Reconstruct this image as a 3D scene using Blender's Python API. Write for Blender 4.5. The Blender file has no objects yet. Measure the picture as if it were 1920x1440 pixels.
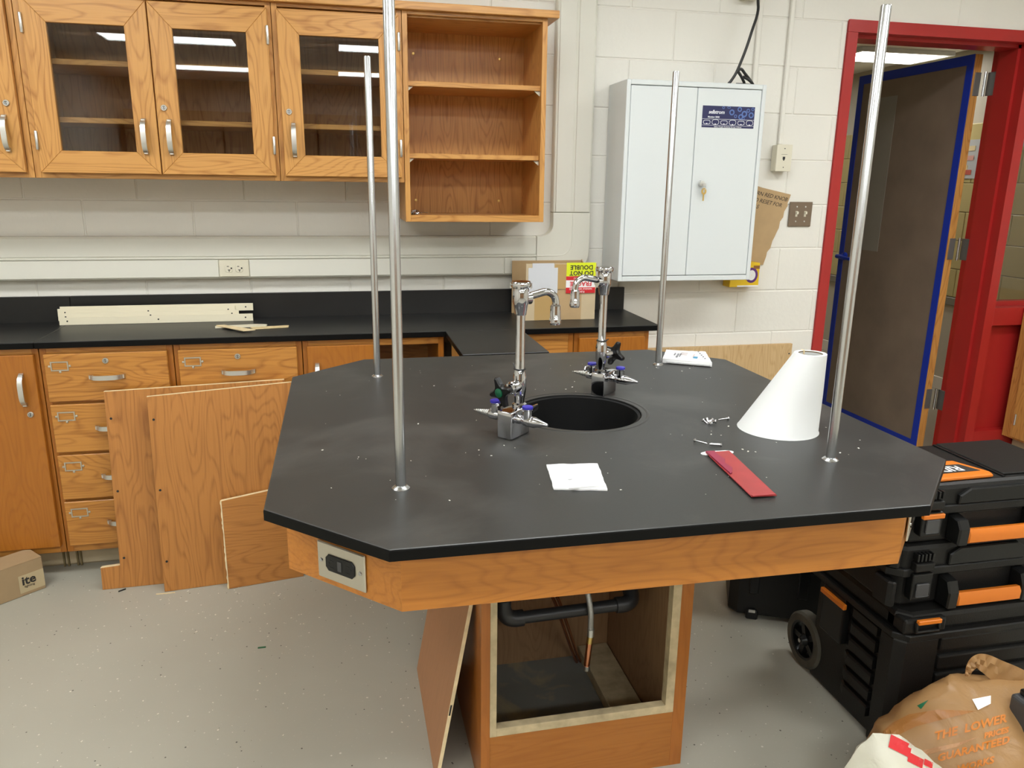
import bpy, bmesh, math, random
from mathutils import Matrix, Vector, Euler, noise
from mathutils.bvhtree import BVHTree
random.seed(7)
PI = math.pi
SC = bpy.context.scene
COL = SC.collection

# ------------------------------------------------------------------ camera, world, exposure
cam_d = bpy.data.cameras.new('camera'); cam = bpy.data.objects.new('camera', cam_d); COL.objects.link(cam)
CP = Vector((-0.54598, -1.81407, 1.47261)); YAW, PIT, ROL = 0.22002, 0.25416, 0.0131
Fv = Vector((math.sin(YAW)*math.cos(PIT), math.cos(YAW)*math.cos(PIT), -math.sin(PIT)))
Rv = Vector((math.cos(YAW), -math.sin(YAW), 0)); Uv = Rv.cross(Fv)
R2 = Rv*math.cos(ROL) + Uv*math.sin(ROL); U2 = Uv*math.cos(ROL) - Rv*math.sin(ROL)
m = Matrix.Identity(4)
for i in range(3):
    m[i][0] = R2[i]; m[i][1] = U2[i]; m[i][2] = -Fv[i]; m[i][3] = CP[i]
cam.matrix_world = m
cam_d.sensor_width = 36; cam_d.lens = 1444.66/1920*36; cam_d.clip_start = 0.05
SC.camera = cam
W = bpy.data.worlds.new('world'); SC.world = W; W.use_nodes = True
W.node_tree.nodes['Background'].inputs[0].default_value = (0.9, 0.95, 1, 1)
W.node_tree.nodes['Background'].inputs[1].default_value = 0.02
SC.view_settings.view_transform = 'Standard'; SC.view_settings.look = 'None'
SC.view_settings.gamma = 1; SC.view_settings.use_curve_mapping = False
SC.view_settings.exposure = 1.1
LAMP = 9.5          # brightness of the room's fluorescent panels
LAMP_HALL = 8.0     # the same for the corridor
try:
    SC.cycles.use_denoising = True
    SC.cycles.max_bounces = 10
    SC.cycles.sample_clamp_indirect = 6
    SC.cycles.caustics_reflective = False; SC.cycles.caustics_refractive = False
except Exception:
    pass

# ------------------------------------------------------------------ helpers
INV = {}     # object name -> inverse of its world matrix

def tag(o, label=None, cat=None, group=None, kind=None):
    if label: o['label'] = label
    if cat: o['category'] = cat
    if group: o['group'] = group
    if kind: o['kind'] = kind
    return o

def thing(name, label, cat, loc=(0, 0, 0), rotz=0, group=None, kind=None, mat=None):
    o = bpy.data.objects.new(name, None); COL.objects.link(o); o.empty_display_size = 0.05
    M = mat if mat is not None else Matrix.Translation(loc) @ Matrix.Rotation(rotz, 4, 'Z')
    o.matrix_world = M; INV[o.name] = M.inverted()
    return tag(o, label, cat, group, kind)

def sub(name, parent):
    """an Empty part that only groups its own pieces"""
    o = bpy.data.objects.new(name, None); COL.objects.link(o); o.parent = parent
    o.empty_display_size = 0.03
    INV[o.name] = INV[parent.name]; return o

def obj(name, bm, mat, parent=None, local=False, smooth=False, label=None, M=None, seg=None):
    """link bm as one mesh object; bm is in world coordinates unless local"""
    me = bpy.data.meshes.new(name)
    if parent is not None and not local:
        bm.transform(INV[parent.name])
    bm.normal_update()
    bm.to_mesh(me); bm.free()
    mats = mat if isinstance(mat, (list, tuple)) else [mat]
    for mm in mats: me.materials.append(mm)
    if smooth:
        me.polygons.foreach_set('use_smooth', [True]*len(me.polygons))
        try: me.set_sharp_from_angle(angle=math.radians(38))
        except Exception: pass
    o = bpy.data.objects.new(name, me); COL.objects.link(o)
    if parent is not None:
        o.parent = parent; INV[o.name] = INV[parent.name]
    else:
        if M is not None: o.matrix_world = M; INV[o.name] = M.inverted()
        else: INV[o.name] = Matrix.Identity(4)
    if label: o['label'] = label
    return o

def copy_tree(o, label=None, M=None, parent=None):
    c = o.copy(); COL.objects.link(c)
    if parent is not None: c.parent = parent
    if label: c['label'] = label
    if M is not None: c.matrix_world = M
    for ch in o.children: copy_tree(ch, parent=c)
    return c

def box(bm, x0, x1, y0, y1, z0, z1, b=0, seg=1, M=None):
    co = [(x0,y0,z0),(x1,y0,z0),(x1,y1,z0),(x0,y1,z0),(x0,y0,z1),(x1,y0,z1),(x1,y1,z1),(x0,y1,z1)]
    vs = [bm.verts.new(c) for c in co]
    fs = [bm.faces.new([vs[i] for i in q]) for q in ((0,3,2,1),(4,5,6,7),(0,1,5,4),(1,2,6,5),(2,3,7,6),(3,0,4,7))]
    if b:
        es = list({e for f in fs for e in f.edges})
        r = bmesh.ops.bevel(bm, geom=es, offset=b, segments=seg, affect='EDGES', profile=0.5)
        vs = list({v for f in r['faces'] for v in f.verts} | {v for v in vs if v.is_valid})
    if M is not None:
        bmesh.ops.transform(bm, matrix=M, verts=[v for v in vs if v.is_valid])
    return bm

def B(x0, x1, y0, y1, z0, z1, b=0, seg=1, M=None):
    return box(bmesh.new(), x0, x1, y0, y1, z0, z1, b, seg, M)

def prism(bm, pts, axis, a0, a1, b=0, M=None, seg=1):
    """pts: polygon in the two other axes (order x,y / x,z / y,z)"""
    def P(p, a):
        return {'z': (p[0], p[1], a), 'y': (p[0], a, p[1]), 'x': (a, p[0], p[1])}[axis]
    lo = [bm.verts.new(P(p, a0)) for p in pts]; hi = [bm.verts.new(P(p, a1)) for p in pts]
    n = len(pts); fs = [bm.faces.new(lo), bm.faces.new(hi)]
    for i in range(n):
        fs.append(bm.faces.new((lo[i], lo[(i+1) % n], hi[(i+1) % n], hi[i])))
    bmesh.ops.recalc_face_normals(bm, faces=fs)
    vs = lo + hi
    if b:
        es = list({e for f in fs[:2] for e in f.edges})
        r = bmesh.ops.bevel(bm, geom=es, offset=b, segments=seg, affect='EDGES', profile=0.5)
        vs = list({v for f in r['faces'] for v in f.verts} | {v for v in vs if v.is_valid})
    if M is not None: bmesh.ops.transform(bm, matrix=M, verts=[v for v in vs if v.is_valid])
    return bm

def lathe(bm, prof, seg=24, M=None, cap=True):
    """prof: list of (r, z) from bottom to top, about Z"""
    rings = []; allv = []
    for r, z in prof:
        if r < 1e-6:
            v = bm.verts.new((0, 0, z)); rings.append([v]); allv.append(v)
        else:
            ring = [bm.verts.new((r*math.cos(2*PI*i/seg), r*math.sin(2*PI*i/seg), z)) for i in range(seg)]
            rings.append(ring); allv += ring
    for a, b in zip(rings, rings[1:]):
        if len(a) == 1 and len(b) == 1: continue
        for i in range(seg):
            j = (i+1) % seg
            if len(a) == 1: bm.faces.new((a[0], b[j], b[i]))
            elif len(b) == 1: bm.faces.new((a[i], a[j], b[0]))
            else: bm.faces.new((a[i], a[j], b[j], b[i]))
    if cap:
        if len(rings[0]) > 1: bm.faces.new(list(reversed(rings[0])))
        if len(rings[-1]) > 1: bm.faces.new(rings[-1])
    if M is not None: bmesh.ops.transform(bm, matrix=M, verts=allv)
    return bm

def Lz(prof, seg=24, M=None, cap=True): return lathe(bmesh.new(), prof, seg, M, cap)

def along(p, d, up=Vector((0, 0, 1))):
    """matrix whose Z axis is d, at p"""
    z = Vector(d).normalized(); u = up if abs(z.dot(up)) < 0.95 else Vector((1, 0, 0))
    x = u.cross(z).normalized(); y = z.cross(x)
    M = Matrix.Identity(4)
    for i in range(3): M[i][0] = x[i]; M[i][1] = y[i]; M[i][2] = z[i]; M[i][3] = p[i]
    return M

def tube(bm, pts, r, seg=10, caps=True):
    pts = [Vector(p) for p in pts]; n = len(pts); rings = []
    t0 = (pts[1]-pts[0]).normalized(); ref = Vector((0, 0, 1)) if abs(t0.z) < 0.9 else Vector((1, 0, 0))
    nx = ref.cross(t0).normalized()
    for i, p in enumerate(pts):
        t = (pts[min(i+1, n-1)] - pts[max(i-1, 0)]).normalized()
        nx = (nx - t*nx.dot(t)).normalized(); ny = t.cross(nx)
        rr = r[i] if isinstance(r, (list, tuple)) else r
        rings.append([bm.verts.new(p + nx*rr*math.cos(2*PI*k/seg) + ny*rr*math.sin(2*PI*k/seg)) for k in range(seg)])
    for a, b in zip(rings, rings[1:]):
        for k in range(seg):
            bm.faces.new((a[k], a[(k+1) % seg], b[(k+1) % seg], b[k]))
    if caps:
        bm.faces.new(list(reversed(rings[0]))); bm.faces.new(rings[-1])
    return bm

def T(pts, r, seg=10): return tube(bmesh.new(), pts, r, seg)

def smooth_path(pts, n=8):
    """Catmull-Rom"""
    P = [Vector(p) for p in pts]; P = [P[0]*2-P[1]] + P + [P[-1]*2-P[-2]]; out = []
    for i in range(1, len(P)-2):
        for k in range(n):
            t = k/n; a, b, c, d = P[i-1], P[i], P[i+1], P[i+2]
            out.append(0.5*((2*b) + (c-a)*t + (2*a-5*b+4*c-d)*t*t + (3*b-a-3*c+d)*t**3))
    out.append(P[-2]); return out

def text_bm(s, size, align='CENTER', shear=0, space=1, ext=0.0004, bold=0):
    cu = bpy.data.curves.new('letters', 'FONT'); cu.body = s; cu.size = size; cu.align_x = align; cu.align_y = 'CENTER'
    cu.extrude = ext; cu.shear = shear; cu.space_character = space; cu.resolution_u = 2; cu.offset = bold
    o = bpy.data.objects.new('letters', cu); COL.objects.link(o)
    bpy.context.view_layer.update()
    dg = bpy.context.evaluated_depsgraph_get(); me = bpy.data.meshes.new_from_object(o.evaluated_get(dg))
    bm = bmesh.new(); bm.from_mesh(me)
    bpy.data.objects.remove(o); bpy.data.curves.remove(cu); bpy.data.meshes.remove(me)
    return bm

def frame(p, x, y):
    """matrix with text plane axes x (reading) and y (up) at p"""
    x = Vector(x).normalized(); y = Vector(y); y = (y - x*x.dot(y)).normalized(); z = x.cross(y)
    M = Matrix.Identity(4)
    for i in range(3): M[i][0] = x[i]; M[i][1] = y[i]; M[i][2] = z[i]; M[i][3] = p[i]
    return M

def text(name, s, size, mat, parent, p, x, y, **k):
    bm = text_bm(s, size, **k); bm.transform(frame(p, x, y))
    return obj(name, bm, mat, parent)

def rounded(w, h, r, n=4):
    pts = []
    for cx, cy, a0 in ((w/2-r, h/2-r, 0), (-w/2+r, h/2-r, PI/2), (-w/2+r, -h/2+r, PI), (w/2-r, -h/2+r, 3*PI/2)):
        for k in range(n+1):
            a = a0 + PI/2*k/n; pts.append((cx+r*math.cos(a), cy+r*math.sin(a)))
    return pts

# ------------------------------------------------------------------ materials
def new_mat(name):
    mt = bpy.data.materials.new(name); mt.use_nodes = True
    nt = mt.node_tree; return mt, nt, nt.nodes['Principled BSDF']

def mat(name, col, rough=0.5, metal=0, spec=0.5, bump=0, bscale=60, var=0, vscale=8, coat=0):
    mt, nt, p = new_mat(name); N = nt.nodes; L = nt.links
    p.inputs['Base Color'].default_value = (*col, 1); p.inputs['Roughness'].default_value = rough
    p.inputs['Metallic'].default_value = metal; p.inputs['Specular IOR Level'].default_value = spec
    if coat: p.inputs['Coat Weight'].default_value = coat
    if bump or var:
        tc = N.new('ShaderNodeTexCoord')
    if var:
        n = N.new('ShaderNodeTexNoise'); n.inputs['Scale'].default_value = vscale; n.inputs['Detail'].default_value = 5
        L.new(tc.outputs['Object'], n.inputs['Vector'])
        r = N.new('ShaderNodeMapRange'); r.inputs[1].default_value = 0.3; r.inputs[2].default_value = 0.7
        r.inputs[3].default_value = 1-var; r.inputs[4].default_value = 1+var; L.new(n.outputs[0], r.inputs[0])
        mx = N.new('ShaderNodeMix'); mx.data_type = 'RGBA'; mx.blend_type = 'MULTIPLY'; mx.inputs[0].default_value = 1
        mx.inputs[6].default_value = (*col, 1); L.new(r.outputs[0], mx.inputs[7]); L.new(mx.outputs[2], p.inputs['Base Color'])
    if bump:
        n2 = N.new('ShaderNodeTexNoise'); n2.inputs['Scale'].default_value = bscale; n2.inputs['Detail'].default_value = 4
        L.new(tc.outputs['Object'], n2.inputs['Vector'])
        b = N.new('ShaderNodeBump'); b.inputs['Strength'].default_value = bump; b.inputs['Distance'].default_value = 0.004
        L.new(n2.outputs[0], b.inputs['Height']); L.new(b.outputs[0], p.inputs['Normal'])
    return mt

def wood(name, axis, light, dark, rough=0.38, scale=1.0, contrast=1.0, coat=0.12):
    """oak veneer: cathedral bands plus pores, grain along the given object axis"""
    mt, nt, p = new_mat(name); N = nt.nodes; L = nt.links
    tc = N.new('ShaderNodeTexCoord'); oi = N.new('ShaderNodeObjectInfo')
    off = N.new('ShaderNodeVectorMath'); off.operation = 'SCALE'; off.inputs[0].default_value = (3.1, 7.3, 5.7)
    L.new(oi.outputs['Random'], off.inputs['Scale'])
    ad = N.new('ShaderNodeVectorMath'); ad.operation = 'ADD'; L.new(tc.outputs['Object'], ad.inputs[0]); L.new(off.outputs[0], ad.inputs[1])
    def scaled(a, c):
        s = N.new('ShaderNodeVectorMath'); s.operation = 'MULTIPLY'
        v = {'x': (a, c, c), 'y': (c, a, c), 'z': (c, c, a)}[axis]
        s.inputs[1].default_value = tuple(k*scale for k in v); L.new(ad.outputs[0], s.inputs[0]); return s
    s1 = scaled(0.9, 5.5)
    n1 = N.new('ShaderNodeTexNoise'); n1.inputs['Scale'].default_value = 1.3; n1.inputs['Detail'].default_value = 2; n1.inputs['Roughness'].default_value = 0.45
    L.new(s1.outputs[0], n1.inputs['Vector'])
    mu = N.new('ShaderNodeMath'); mu.operation = 'MULTIPLY'; mu.inputs[1].default_value = 26; L.new(n1.outputs[0], mu.inputs[0])
    si = N.new('ShaderNodeMath'); si.operation = 'PINGPONG'; si.inputs[1].default_value = 0.5; L.new(mu.outputs[0], si.inputs[0])
    band = N.new('ShaderNodeMapRange'); band.inputs[1].default_value = 0.0; band.inputs[2].default_value = 0.24; L.new(si.outputs[0], band.inputs[0])
    s2 = scaled(5, 150)
    n2 = N.new('ShaderNodeTexNoise'); n2.inputs['Scale'].default_value = 1; n2.inputs['Detail'].default_value = 3
    L.new(s2.outputs[0], n2.inputs['Vector'])
    pore = N.new('ShaderNodeMapRange'); pore.inputs[1].default_value = 0.38; pore.inputs[2].default_value = 0.62; L.new(n2.outputs[0], pore.inputs[0])
    s3 = scaled(0.6, 2.2)
    n3 = N.new('ShaderNodeTexNoise'); n3.inputs['Scale'].default_value = 1; L.new(s3.outputs[0], n3.inputs['Vector'])
    # fac = band*0.55 + pore*0.3 + tone*0.3
    def mul(a, k):
        q = N.new('ShaderNodeMath'); q.operation = 'MULTIPLY'; q.inputs[1].default_value = k; L.new(a, q.inputs[0]); return q.outputs[0]
    def add(a, b):
        q = N.new('ShaderNodeMath'); q.operation = 'ADD'; L.new(a, q.inputs[0]); L.new(b, q.inputs[1]); return q.outputs[0]
    fac = add(add(mul(band.outputs[0], 0.46), mul(pore.outputs[0], 0.34)), mul(n3.outputs[0], 0.42))
    cr = N.new('ShaderNodeMapRange'); cr.inputs[1].default_value = 0.5-0.42/contrast; cr.inputs[2].default_value = 0.5+0.38/contrast; L.new(fac, cr.inputs[0])
    mx = N.new('ShaderNodeMix'); mx.data_type = 'RGBA'; mx.inputs[6].default_value = (*dark, 1); mx.inputs[7].default_value = (*light, 1)
    L.new(cr.outputs[0], mx.inputs[0]); L.new(mx.outputs[2], p.inputs['Base Color'])
    p.inputs['Roughness'].default_value = rough; p.inputs['Coat Weight'].default_value = coat; p.inputs['Coat Roughness'].default_value = 0.25
    b = N.new('ShaderNodeBump'); b.inputs['Strength'].default_value = 0.06; b.inputs['Distance'].default_value = 0.002
    L.new(pore.outputs[0], b.inputs['Height']); L.new(b.outputs[0], p.inputs['Normal'])
    return mt

OL, OD = (0.59, 0.292, 0.078), (0.34, 0.130, 0.025)
OAKX = wood('oak_x', 'x', OL, OD); OAKZ = wood('oak_z', 'z', OL, OD); OAKY = wood('oak_y', 'y', OL, OD)
APRX = wood('apron_x', 'x', (0.52, 0.195, 0.028), (0.36, 0.118, 0.014), coat=0.05, contrast=0.8); APRY = wood('apron_y', 'y', (0.53, 0.205, 0.030), (0.34, 0.11, 0.013), coat=0.05)
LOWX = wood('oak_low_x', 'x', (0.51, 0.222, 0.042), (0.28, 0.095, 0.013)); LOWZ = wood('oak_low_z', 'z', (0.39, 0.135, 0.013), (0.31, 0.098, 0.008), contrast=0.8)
BL, BD = (0.46, 0.192, 0.043), (0.28, 0.100, 0.020)
BOARDZ = wood('veneer_z', 'z', BL, BD, rough=0.45); BOARDX = wood('veneer_x', 'x', BL, BD, rough=0.45)
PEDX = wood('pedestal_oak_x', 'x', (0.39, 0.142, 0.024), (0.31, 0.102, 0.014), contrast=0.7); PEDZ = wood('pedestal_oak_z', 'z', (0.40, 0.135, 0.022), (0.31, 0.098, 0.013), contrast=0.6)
PANEL = wood('loose_panel', 'z', (0.42, 0.195, 0.085), (0.35, 0.155, 0.064), contrast=0.5, rough=0.5)
PINEZ = wood('plywood_z', 'z', (0.62, 0.43, 0.22), (0.47, 0.29, 0.12), rough=0.6, contrast=0.8, coat=0)
RAW = mat('raw_wood', (0.78, 0.63, 0.38), 0.75, var=0.15, vscale=30)
RAWD = mat('raw_wood_aged', (0.50, 0.40, 0.24), 0.8, var=0.22, vscale=25)
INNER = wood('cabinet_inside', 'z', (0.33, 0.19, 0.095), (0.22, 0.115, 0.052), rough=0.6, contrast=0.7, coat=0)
PAINT = mat('wall_paint', (0.80, 0.78, 0.72), 0.5, bump=0.25, bscale=45, var=0.02, vscale=2)
PAINT2 = mat('room_paint', (0.75, 0.72, 0.64), 0.6)
CEIL = mat('ceiling_tile', (0.78, 0.77, 0.72), 0.9, bump=0.4, bscale=200)
RACE = mat('raceway_plastic', (0.72, 0.71, 0.63), 0.4)
RACE2 = mat('raceway_cover', (0.73, 0.72, 0.645), 0.38)
IVORY = mat('ivory_plastic', (0.72, 0.68, 0.55), 0.4)
SLOT = mat('slot_black', (0.01, 0.01, 0.01), 0.6)
WHITE = mat('white_enamel', (0.70, 0.735, 0.74), 0.32)
PAPER = mat('white_paper', (0.85, 0.85, 0.85), 0.7)
PAPERB = mat('shade_white', (0.70, 0.71, 0.70), 0.6)
PRINT = mat('grey_print', (0.28, 0.28, 0.30), 0.7)
PRINTB = mat('blue_print', (0.08, 0.28, 0.45), 0.7)
CHROME = mat('chrome', (0.56, 0.56, 0.58), 0.06, 1)
ALU = mat('aluminium', (0.56, 0.57, 0.58), 0.24, 1)
SATIN = mat('satin_nickel', (0.70, 0.70, 0.68), 0.35, 1)
STEEL = mat('hinge_steel', (0.27, 0.27, 0.26), 0.5, 0.9)
STAIN = mat('stainless_plate', (0.62, 0.58, 0.50), 0.38, 1)
BROWNM = mat('brown_plate', (0.20, 0.145, 0.10), 0.42, 0.3)
RED = mat('red_paint', (0.40, 0.019, 0.017), 0.38, var=0.06, vscale=6)
BLUE = mat('blue_tape', (0.006, 0.035, 0.42), 0.55, bump=0.2, bscale=40)
KRAFT = mat('brown_paper', (0.235, 0.175, 0.13), 0.5, bump=0.5, bscale=7, var=0.13, vscale=5)
FILM = mat('film_over_pane', (0.27, 0.25, 0.215), 0.3, var=0.05, vscale=3)
CARD = mat('cardboard', (0.47, 0.32, 0.165), 0.8, var=0.06, vscale=14)
CARDP = mat('cardboard_pale', (0.56, 0.445, 0.285), 0.75, var=0.05, vscale=14)
TAPE = mat('parcel_tape', (0.48, 0.315, 0.13), 0.25)
CARDI = mat('cardboard_box_kraft', (0.36, 0.25, 0.135), 0.8, var=0.06, vscale=14)
INK = mat('ink', (0.02, 0.018, 0.016), 0.6)
YEL = mat('label_yellow', (0.72, 0.80, 0.015), 0.5)
LRED = mat('label_red', (0.62, 0.015, 0.022), 0.5)
YBOX = mat('yellow_carton', (0.80, 0.52, 0.01), 0.5)
PURP = mat('purple_ink', (0.10, 0.02, 0.16), 0.5)
BLACK = mat('black_plastic', (0.008, 0.0075, 0.007), 0.45, spec=0.32, bump=0.15, bscale=300)
BLACK2 = mat('black_plastic_gloss', (0.007, 0.007, 0.007), 0.32, spec=0.35)
DGREY = mat('dark_grey_plastic', (0.055, 0.055, 0.057), 0.45)
ORANGE = mat('orange_plastic', (0.66, 0.175, 0.012), 0.4)
RUBBER = mat('rubber', (0.075, 0.07, 0.055), 0.8, var=0.2, vscale=20)
COPPER = mat('copper', (0.72, 0.30, 0.16), 0.25, 1)
BRASS = mat('brass', (0.75, 0.53, 0.18), 0.28, 1)
BRAID = mat('braided_steel', (0.50, 0.50, 0.48), 0.35, 0.9, bump=0.6, bscale=500)
IRON = mat('black_pipe', (0.02, 0.02, 0.021), 0.4)
CBLUE = mat('cap_blue', (0.035, 0.03, 0.40), 0.3)
CGREEN = mat('cap_green', (0.004, 0.10, 0.045), 0.3)
REDS = mat('red_card', (0.31, 0.030, 0.032), 0.45, var=0.1, vscale=25)
REDD = mat('red_card_dark', (0.24, 0.012, 0.045), 0.4)
STRIP = mat('strip_cream', (0.76, 0.70, 0.53), 0.45)
TOE = mat('toe_board', (0.46, 0.38, 0.25), 0.6, var=0.15, vscale=6)
NAVY = mat('navy_print', (0.012, 0.014, 0.085), 0.4)
LBLUE = mat('light_blue_print', (0.09, 0.16, 0.42), 0.4)
CORD = mat('cord_black', (0.012, 0.012, 0.012), 0.45)
TILE = mat('yellow_tile', (0.52, 0.44, 0.20), 0.3, var=0.05, vscale=3)
TAN = mat('hall_tan', (0.50, 0.46, 0.36), 0.6)
BAND = mat('hall_band', (0.22, 0.20, 0.15), 0.5)
HFLOOR = mat('hall_floor', (0.32, 0.29, 0.22), 0.4)
GREEN = mat('green_plastic', (0.01, 0.12, 0.05), 0.4)

def emit(name, col, s):
    mt = bpy.data.materials.new(name); mt.use_nodes = True; nt = mt.node_tree
    nt.nodes.remove(nt.nodes['Principled BSDF']); e = nt.nodes.new('ShaderNodeEmission')
    e.inputs[0].default_value = (*col, 1); e.inputs[1].default_value = s
    nt.links.new(e.outputs[0], nt.nodes['Material Output'].inputs[0]); return mt
GLOW = emit('lamp_glow', (0.97, 1.0, 1.0), LAMP)
GLOWH = emit('hall_lamp_glow', (1.0, 0.96, 0.90), LAMP_HALL)

def glass_mat(name, tint=(0.93, 0.95, 0.94)):
    mt = bpy.data.materials.new(name); mt.use_nodes = True; nt = mt.node_tree; N = nt.nodes
    N.remove(N['Principled BSDF']); t = N.new('ShaderNodeBsdfTransparent'); t.inputs[0].default_value = (*tint, 1)
    g = N.new('ShaderNodeBsdfGlossy'); g.inputs['Roughness'].default_value = 0.01
    ge = N.new('ShaderNodeNewGeometry'); dt = N.new('ShaderNodeVectorMath'); dt.operation = 'DOT_PRODUCT'
    nt.links.new(ge.outputs['Normal'], dt.inputs[0]); nt.links.new(ge.outputs['Incoming'], dt.inputs[1])
    def mth(op, *v):
        q = N.new('ShaderNodeMath'); q.operation = op; q.use_clamp = False
        for k, w in enumerate(v):
            if isinstance(w, (int, float)): q.inputs[k].default_value = w
            else: nt.links.new(w, q.inputs[k])
        return q.outputs[0]
    c5 = mth('POWER', mth('SUBTRACT', 1.0, mth('ABSOLUTE', dt.outputs['Value'])), 5.0)
    a = N.new('ShaderNodeMath'); a.operation = 'MULTIPLY_ADD'; a.inputs[1].default_value = 0.95; a.inputs[2].default_value = 0.055; a.use_clamp = True
    nt.links.new(c5, a.inputs[0])
    x = N.new('ShaderNodeMixShader'); nt.links.new(a.outputs[0], x.inputs[0]); nt.links.new(t.outputs[0], x.inputs[1]); nt.links.new(g.outputs[0], x.inputs[2])
    nt.links.new(x.outputs[0], N['Material Output'].inputs[0]); return mt
GLASS = glass_mat('pane_glass', (0.86, 0.87, 0.86)); CLEAR = glass_mat('clear_glass', (0.85, 0.87, 0.87))

def epoxy():
    mt, nt, p = new_mat('epoxy_resin'); N = nt.nodes; L = nt.links
    tc = N.new('ShaderNodeTexCoord')
    n = N.new('ShaderNodeTexNoise'); n.inputs['Scale'].default_value = 3.2; n.inputs['Detail'].default_value = 7; n.inputs['Roughness'].default_value = 0.65; n.inputs['Distortion'].default_value = 0.6
    L.new(tc.outputs['Object'], n.inputs['Vector'])
    r = N.new('ShaderNodeMapRange'); r.inputs[1].default_value = 0.50; r.inputs[2].default_value = 0.80; L.new(n.outputs[0], r.inputs[0])
    mx = N.new('ShaderNodeMix'); mx.data_type = 'RGBA'; mx.inputs[6].default_value = (0.027, 0.0265, 0.0245, 1); mx.inputs[7].default_value = (0.070, 0.068, 0.062, 1)
    L.new(r.outputs[0], mx.inputs[0]); L.new(mx.outputs[2], p.inputs['Base Color'])
    p.inputs['Roughness'].default_value = 0.40; p.inputs['Specular IOR Level'].default_value = 0.45
    n2 = N.new('ShaderNodeTexNoise'); n2.inputs['Scale'].default_value = 350; L.new(tc.outputs['Object'], n2.inputs['Vector'])
    b = N.new('ShaderNodeBump'); b.inputs['Strength'].default_value = 0.08; b.inputs['Distance'].default_value = 0.001
    L.new(n2.outputs[0], b.inputs['Height']); L.new(b.outputs[0], p.inputs['Normal'])
    return mt
EPOXY = epoxy()
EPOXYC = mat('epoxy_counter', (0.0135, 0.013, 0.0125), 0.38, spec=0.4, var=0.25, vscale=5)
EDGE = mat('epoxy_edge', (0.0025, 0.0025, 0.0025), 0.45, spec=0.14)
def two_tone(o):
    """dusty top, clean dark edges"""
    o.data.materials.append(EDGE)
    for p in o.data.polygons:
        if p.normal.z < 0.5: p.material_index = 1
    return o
SINKM = mat('sink_black', (0.004, 0.004, 0.004), 0.6, spec=0.25)

def floor_mat():
    mt, nt, p = new_mat('speckled_vinyl'); N = nt.nodes; L = nt.links
    tc = N.new('ShaderNodeTexCoord')
    n = N.new('ShaderNodeTexNoise'); n.inputs['Scale'].default_value = 2.2; n.inputs['Detail'].default_value = 5; L.new(tc.outputs['Object'], n.inputs['Vector'])
    mx = N.new('ShaderNodeMix'); mx.data_type = 'RGBA'; mx.inputs[6].default_value = (0.36, 0.345, 0.285, 1); mx.inputs[7].default_value = (0.42, 0.402, 0.332, 1)
    L.new(n.outputs[0], mx.inputs[0]); last = mx.outputs[2]
    for sc, th, col, of in ((50, 0.155, (0.62, 0.60, 0.53, 1), 0), (46, 0.13, (0.09, 0.085, 0.07, 1), 3.7), (90, 0.20, (0.45, 0.43, 0.36, 1), 8.1)):
        mp = N.new('ShaderNodeVectorMath'); mp.operation = 'ADD'; mp.inputs[1].default_value = (of, of*0.7, 0); L.new(tc.outputs['Object'], mp.inputs[0])
        v = N.new('ShaderNodeTexVoronoi'); v.inputs['Scale'].default_value = sc; v.inputs['Randomness'].default_value = 1; L.new(mp.outputs[0], v.inputs['Vector'])
        # a speck only in some cells
        se = N.new('ShaderNodeSeparateColor'); L.new(v.outputs['Color'], se.inputs[0])
        g = N.new('ShaderNodeMath'); g.operation = 'MULTIPLY'; g.inputs[1].default_value = th; L.new(se.outputs[0], g.inputs[0])
        l = N.new('ShaderNodeMath'); l.operation = 'LESS_THAN'; L.new(v.outputs['Distance'], l.inputs[0]); L.new(g.outputs[0], l.inputs[1])
        q = N.new('ShaderNodeMath'); q.operation = 'GREATER_THAN'; q.inputs[1].default_value = 0.55; L.new(se.outputs[1], q.inputs[0])
        k = N.new('ShaderNodeMath'); k.operation = 'MULTIPLY'; L.new(l.outputs[0], k.inputs[0]); L.new(q.outputs[0], k.inputs[1])
        m2 = N.new('ShaderNodeMix'); m2.data_type = 'RGBA'; m2.inputs[7].default_value = col; L.new(k.outputs[0], m2.inputs[0]); L.new(last, m2.inputs[6]); last = m2.outputs[2]
    L.new(last, p.inputs['Base Color']); p.inputs['Roughness'].default_value = 0.42
    return mt
FLOORM = floor_mat()

def concrete():
    mt, nt, p = new_mat('bare_concrete'); N = nt.nodes; L = nt.links
    tc = N.new('ShaderNodeTexCoord'); n = N.new('ShaderNodeTexNoise'); n.inputs['Scale'].default_value = 7; n.inputs['Detail'].default_value = 6; n.inputs['Distortion'].default_value = 0.8
    L.new(tc.outputs['Object'], n.inputs['Vector'])
    r = N.new('ShaderNodeMapRange'); r.inputs[1].default_value = 0.50; r.inputs[2].default_value = 0.66; L.new(n.outputs[0], r.inputs[0])
    mx = N.new('ShaderNodeMix'); mx.data_type = 'RGBA'; mx.inputs[6].default_value = (0.20, 0.20, 0.18, 1); mx.inputs[7].default_value = (0.40, 0.33, 0.19, 1)
    L.new(r.outputs[0], mx.inputs[0]); L.new(mx.outputs[2], p.inputs['Base Color']); p.inputs['Roughness'].default_value = 0.85; return mt
CONC = concrete()

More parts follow.
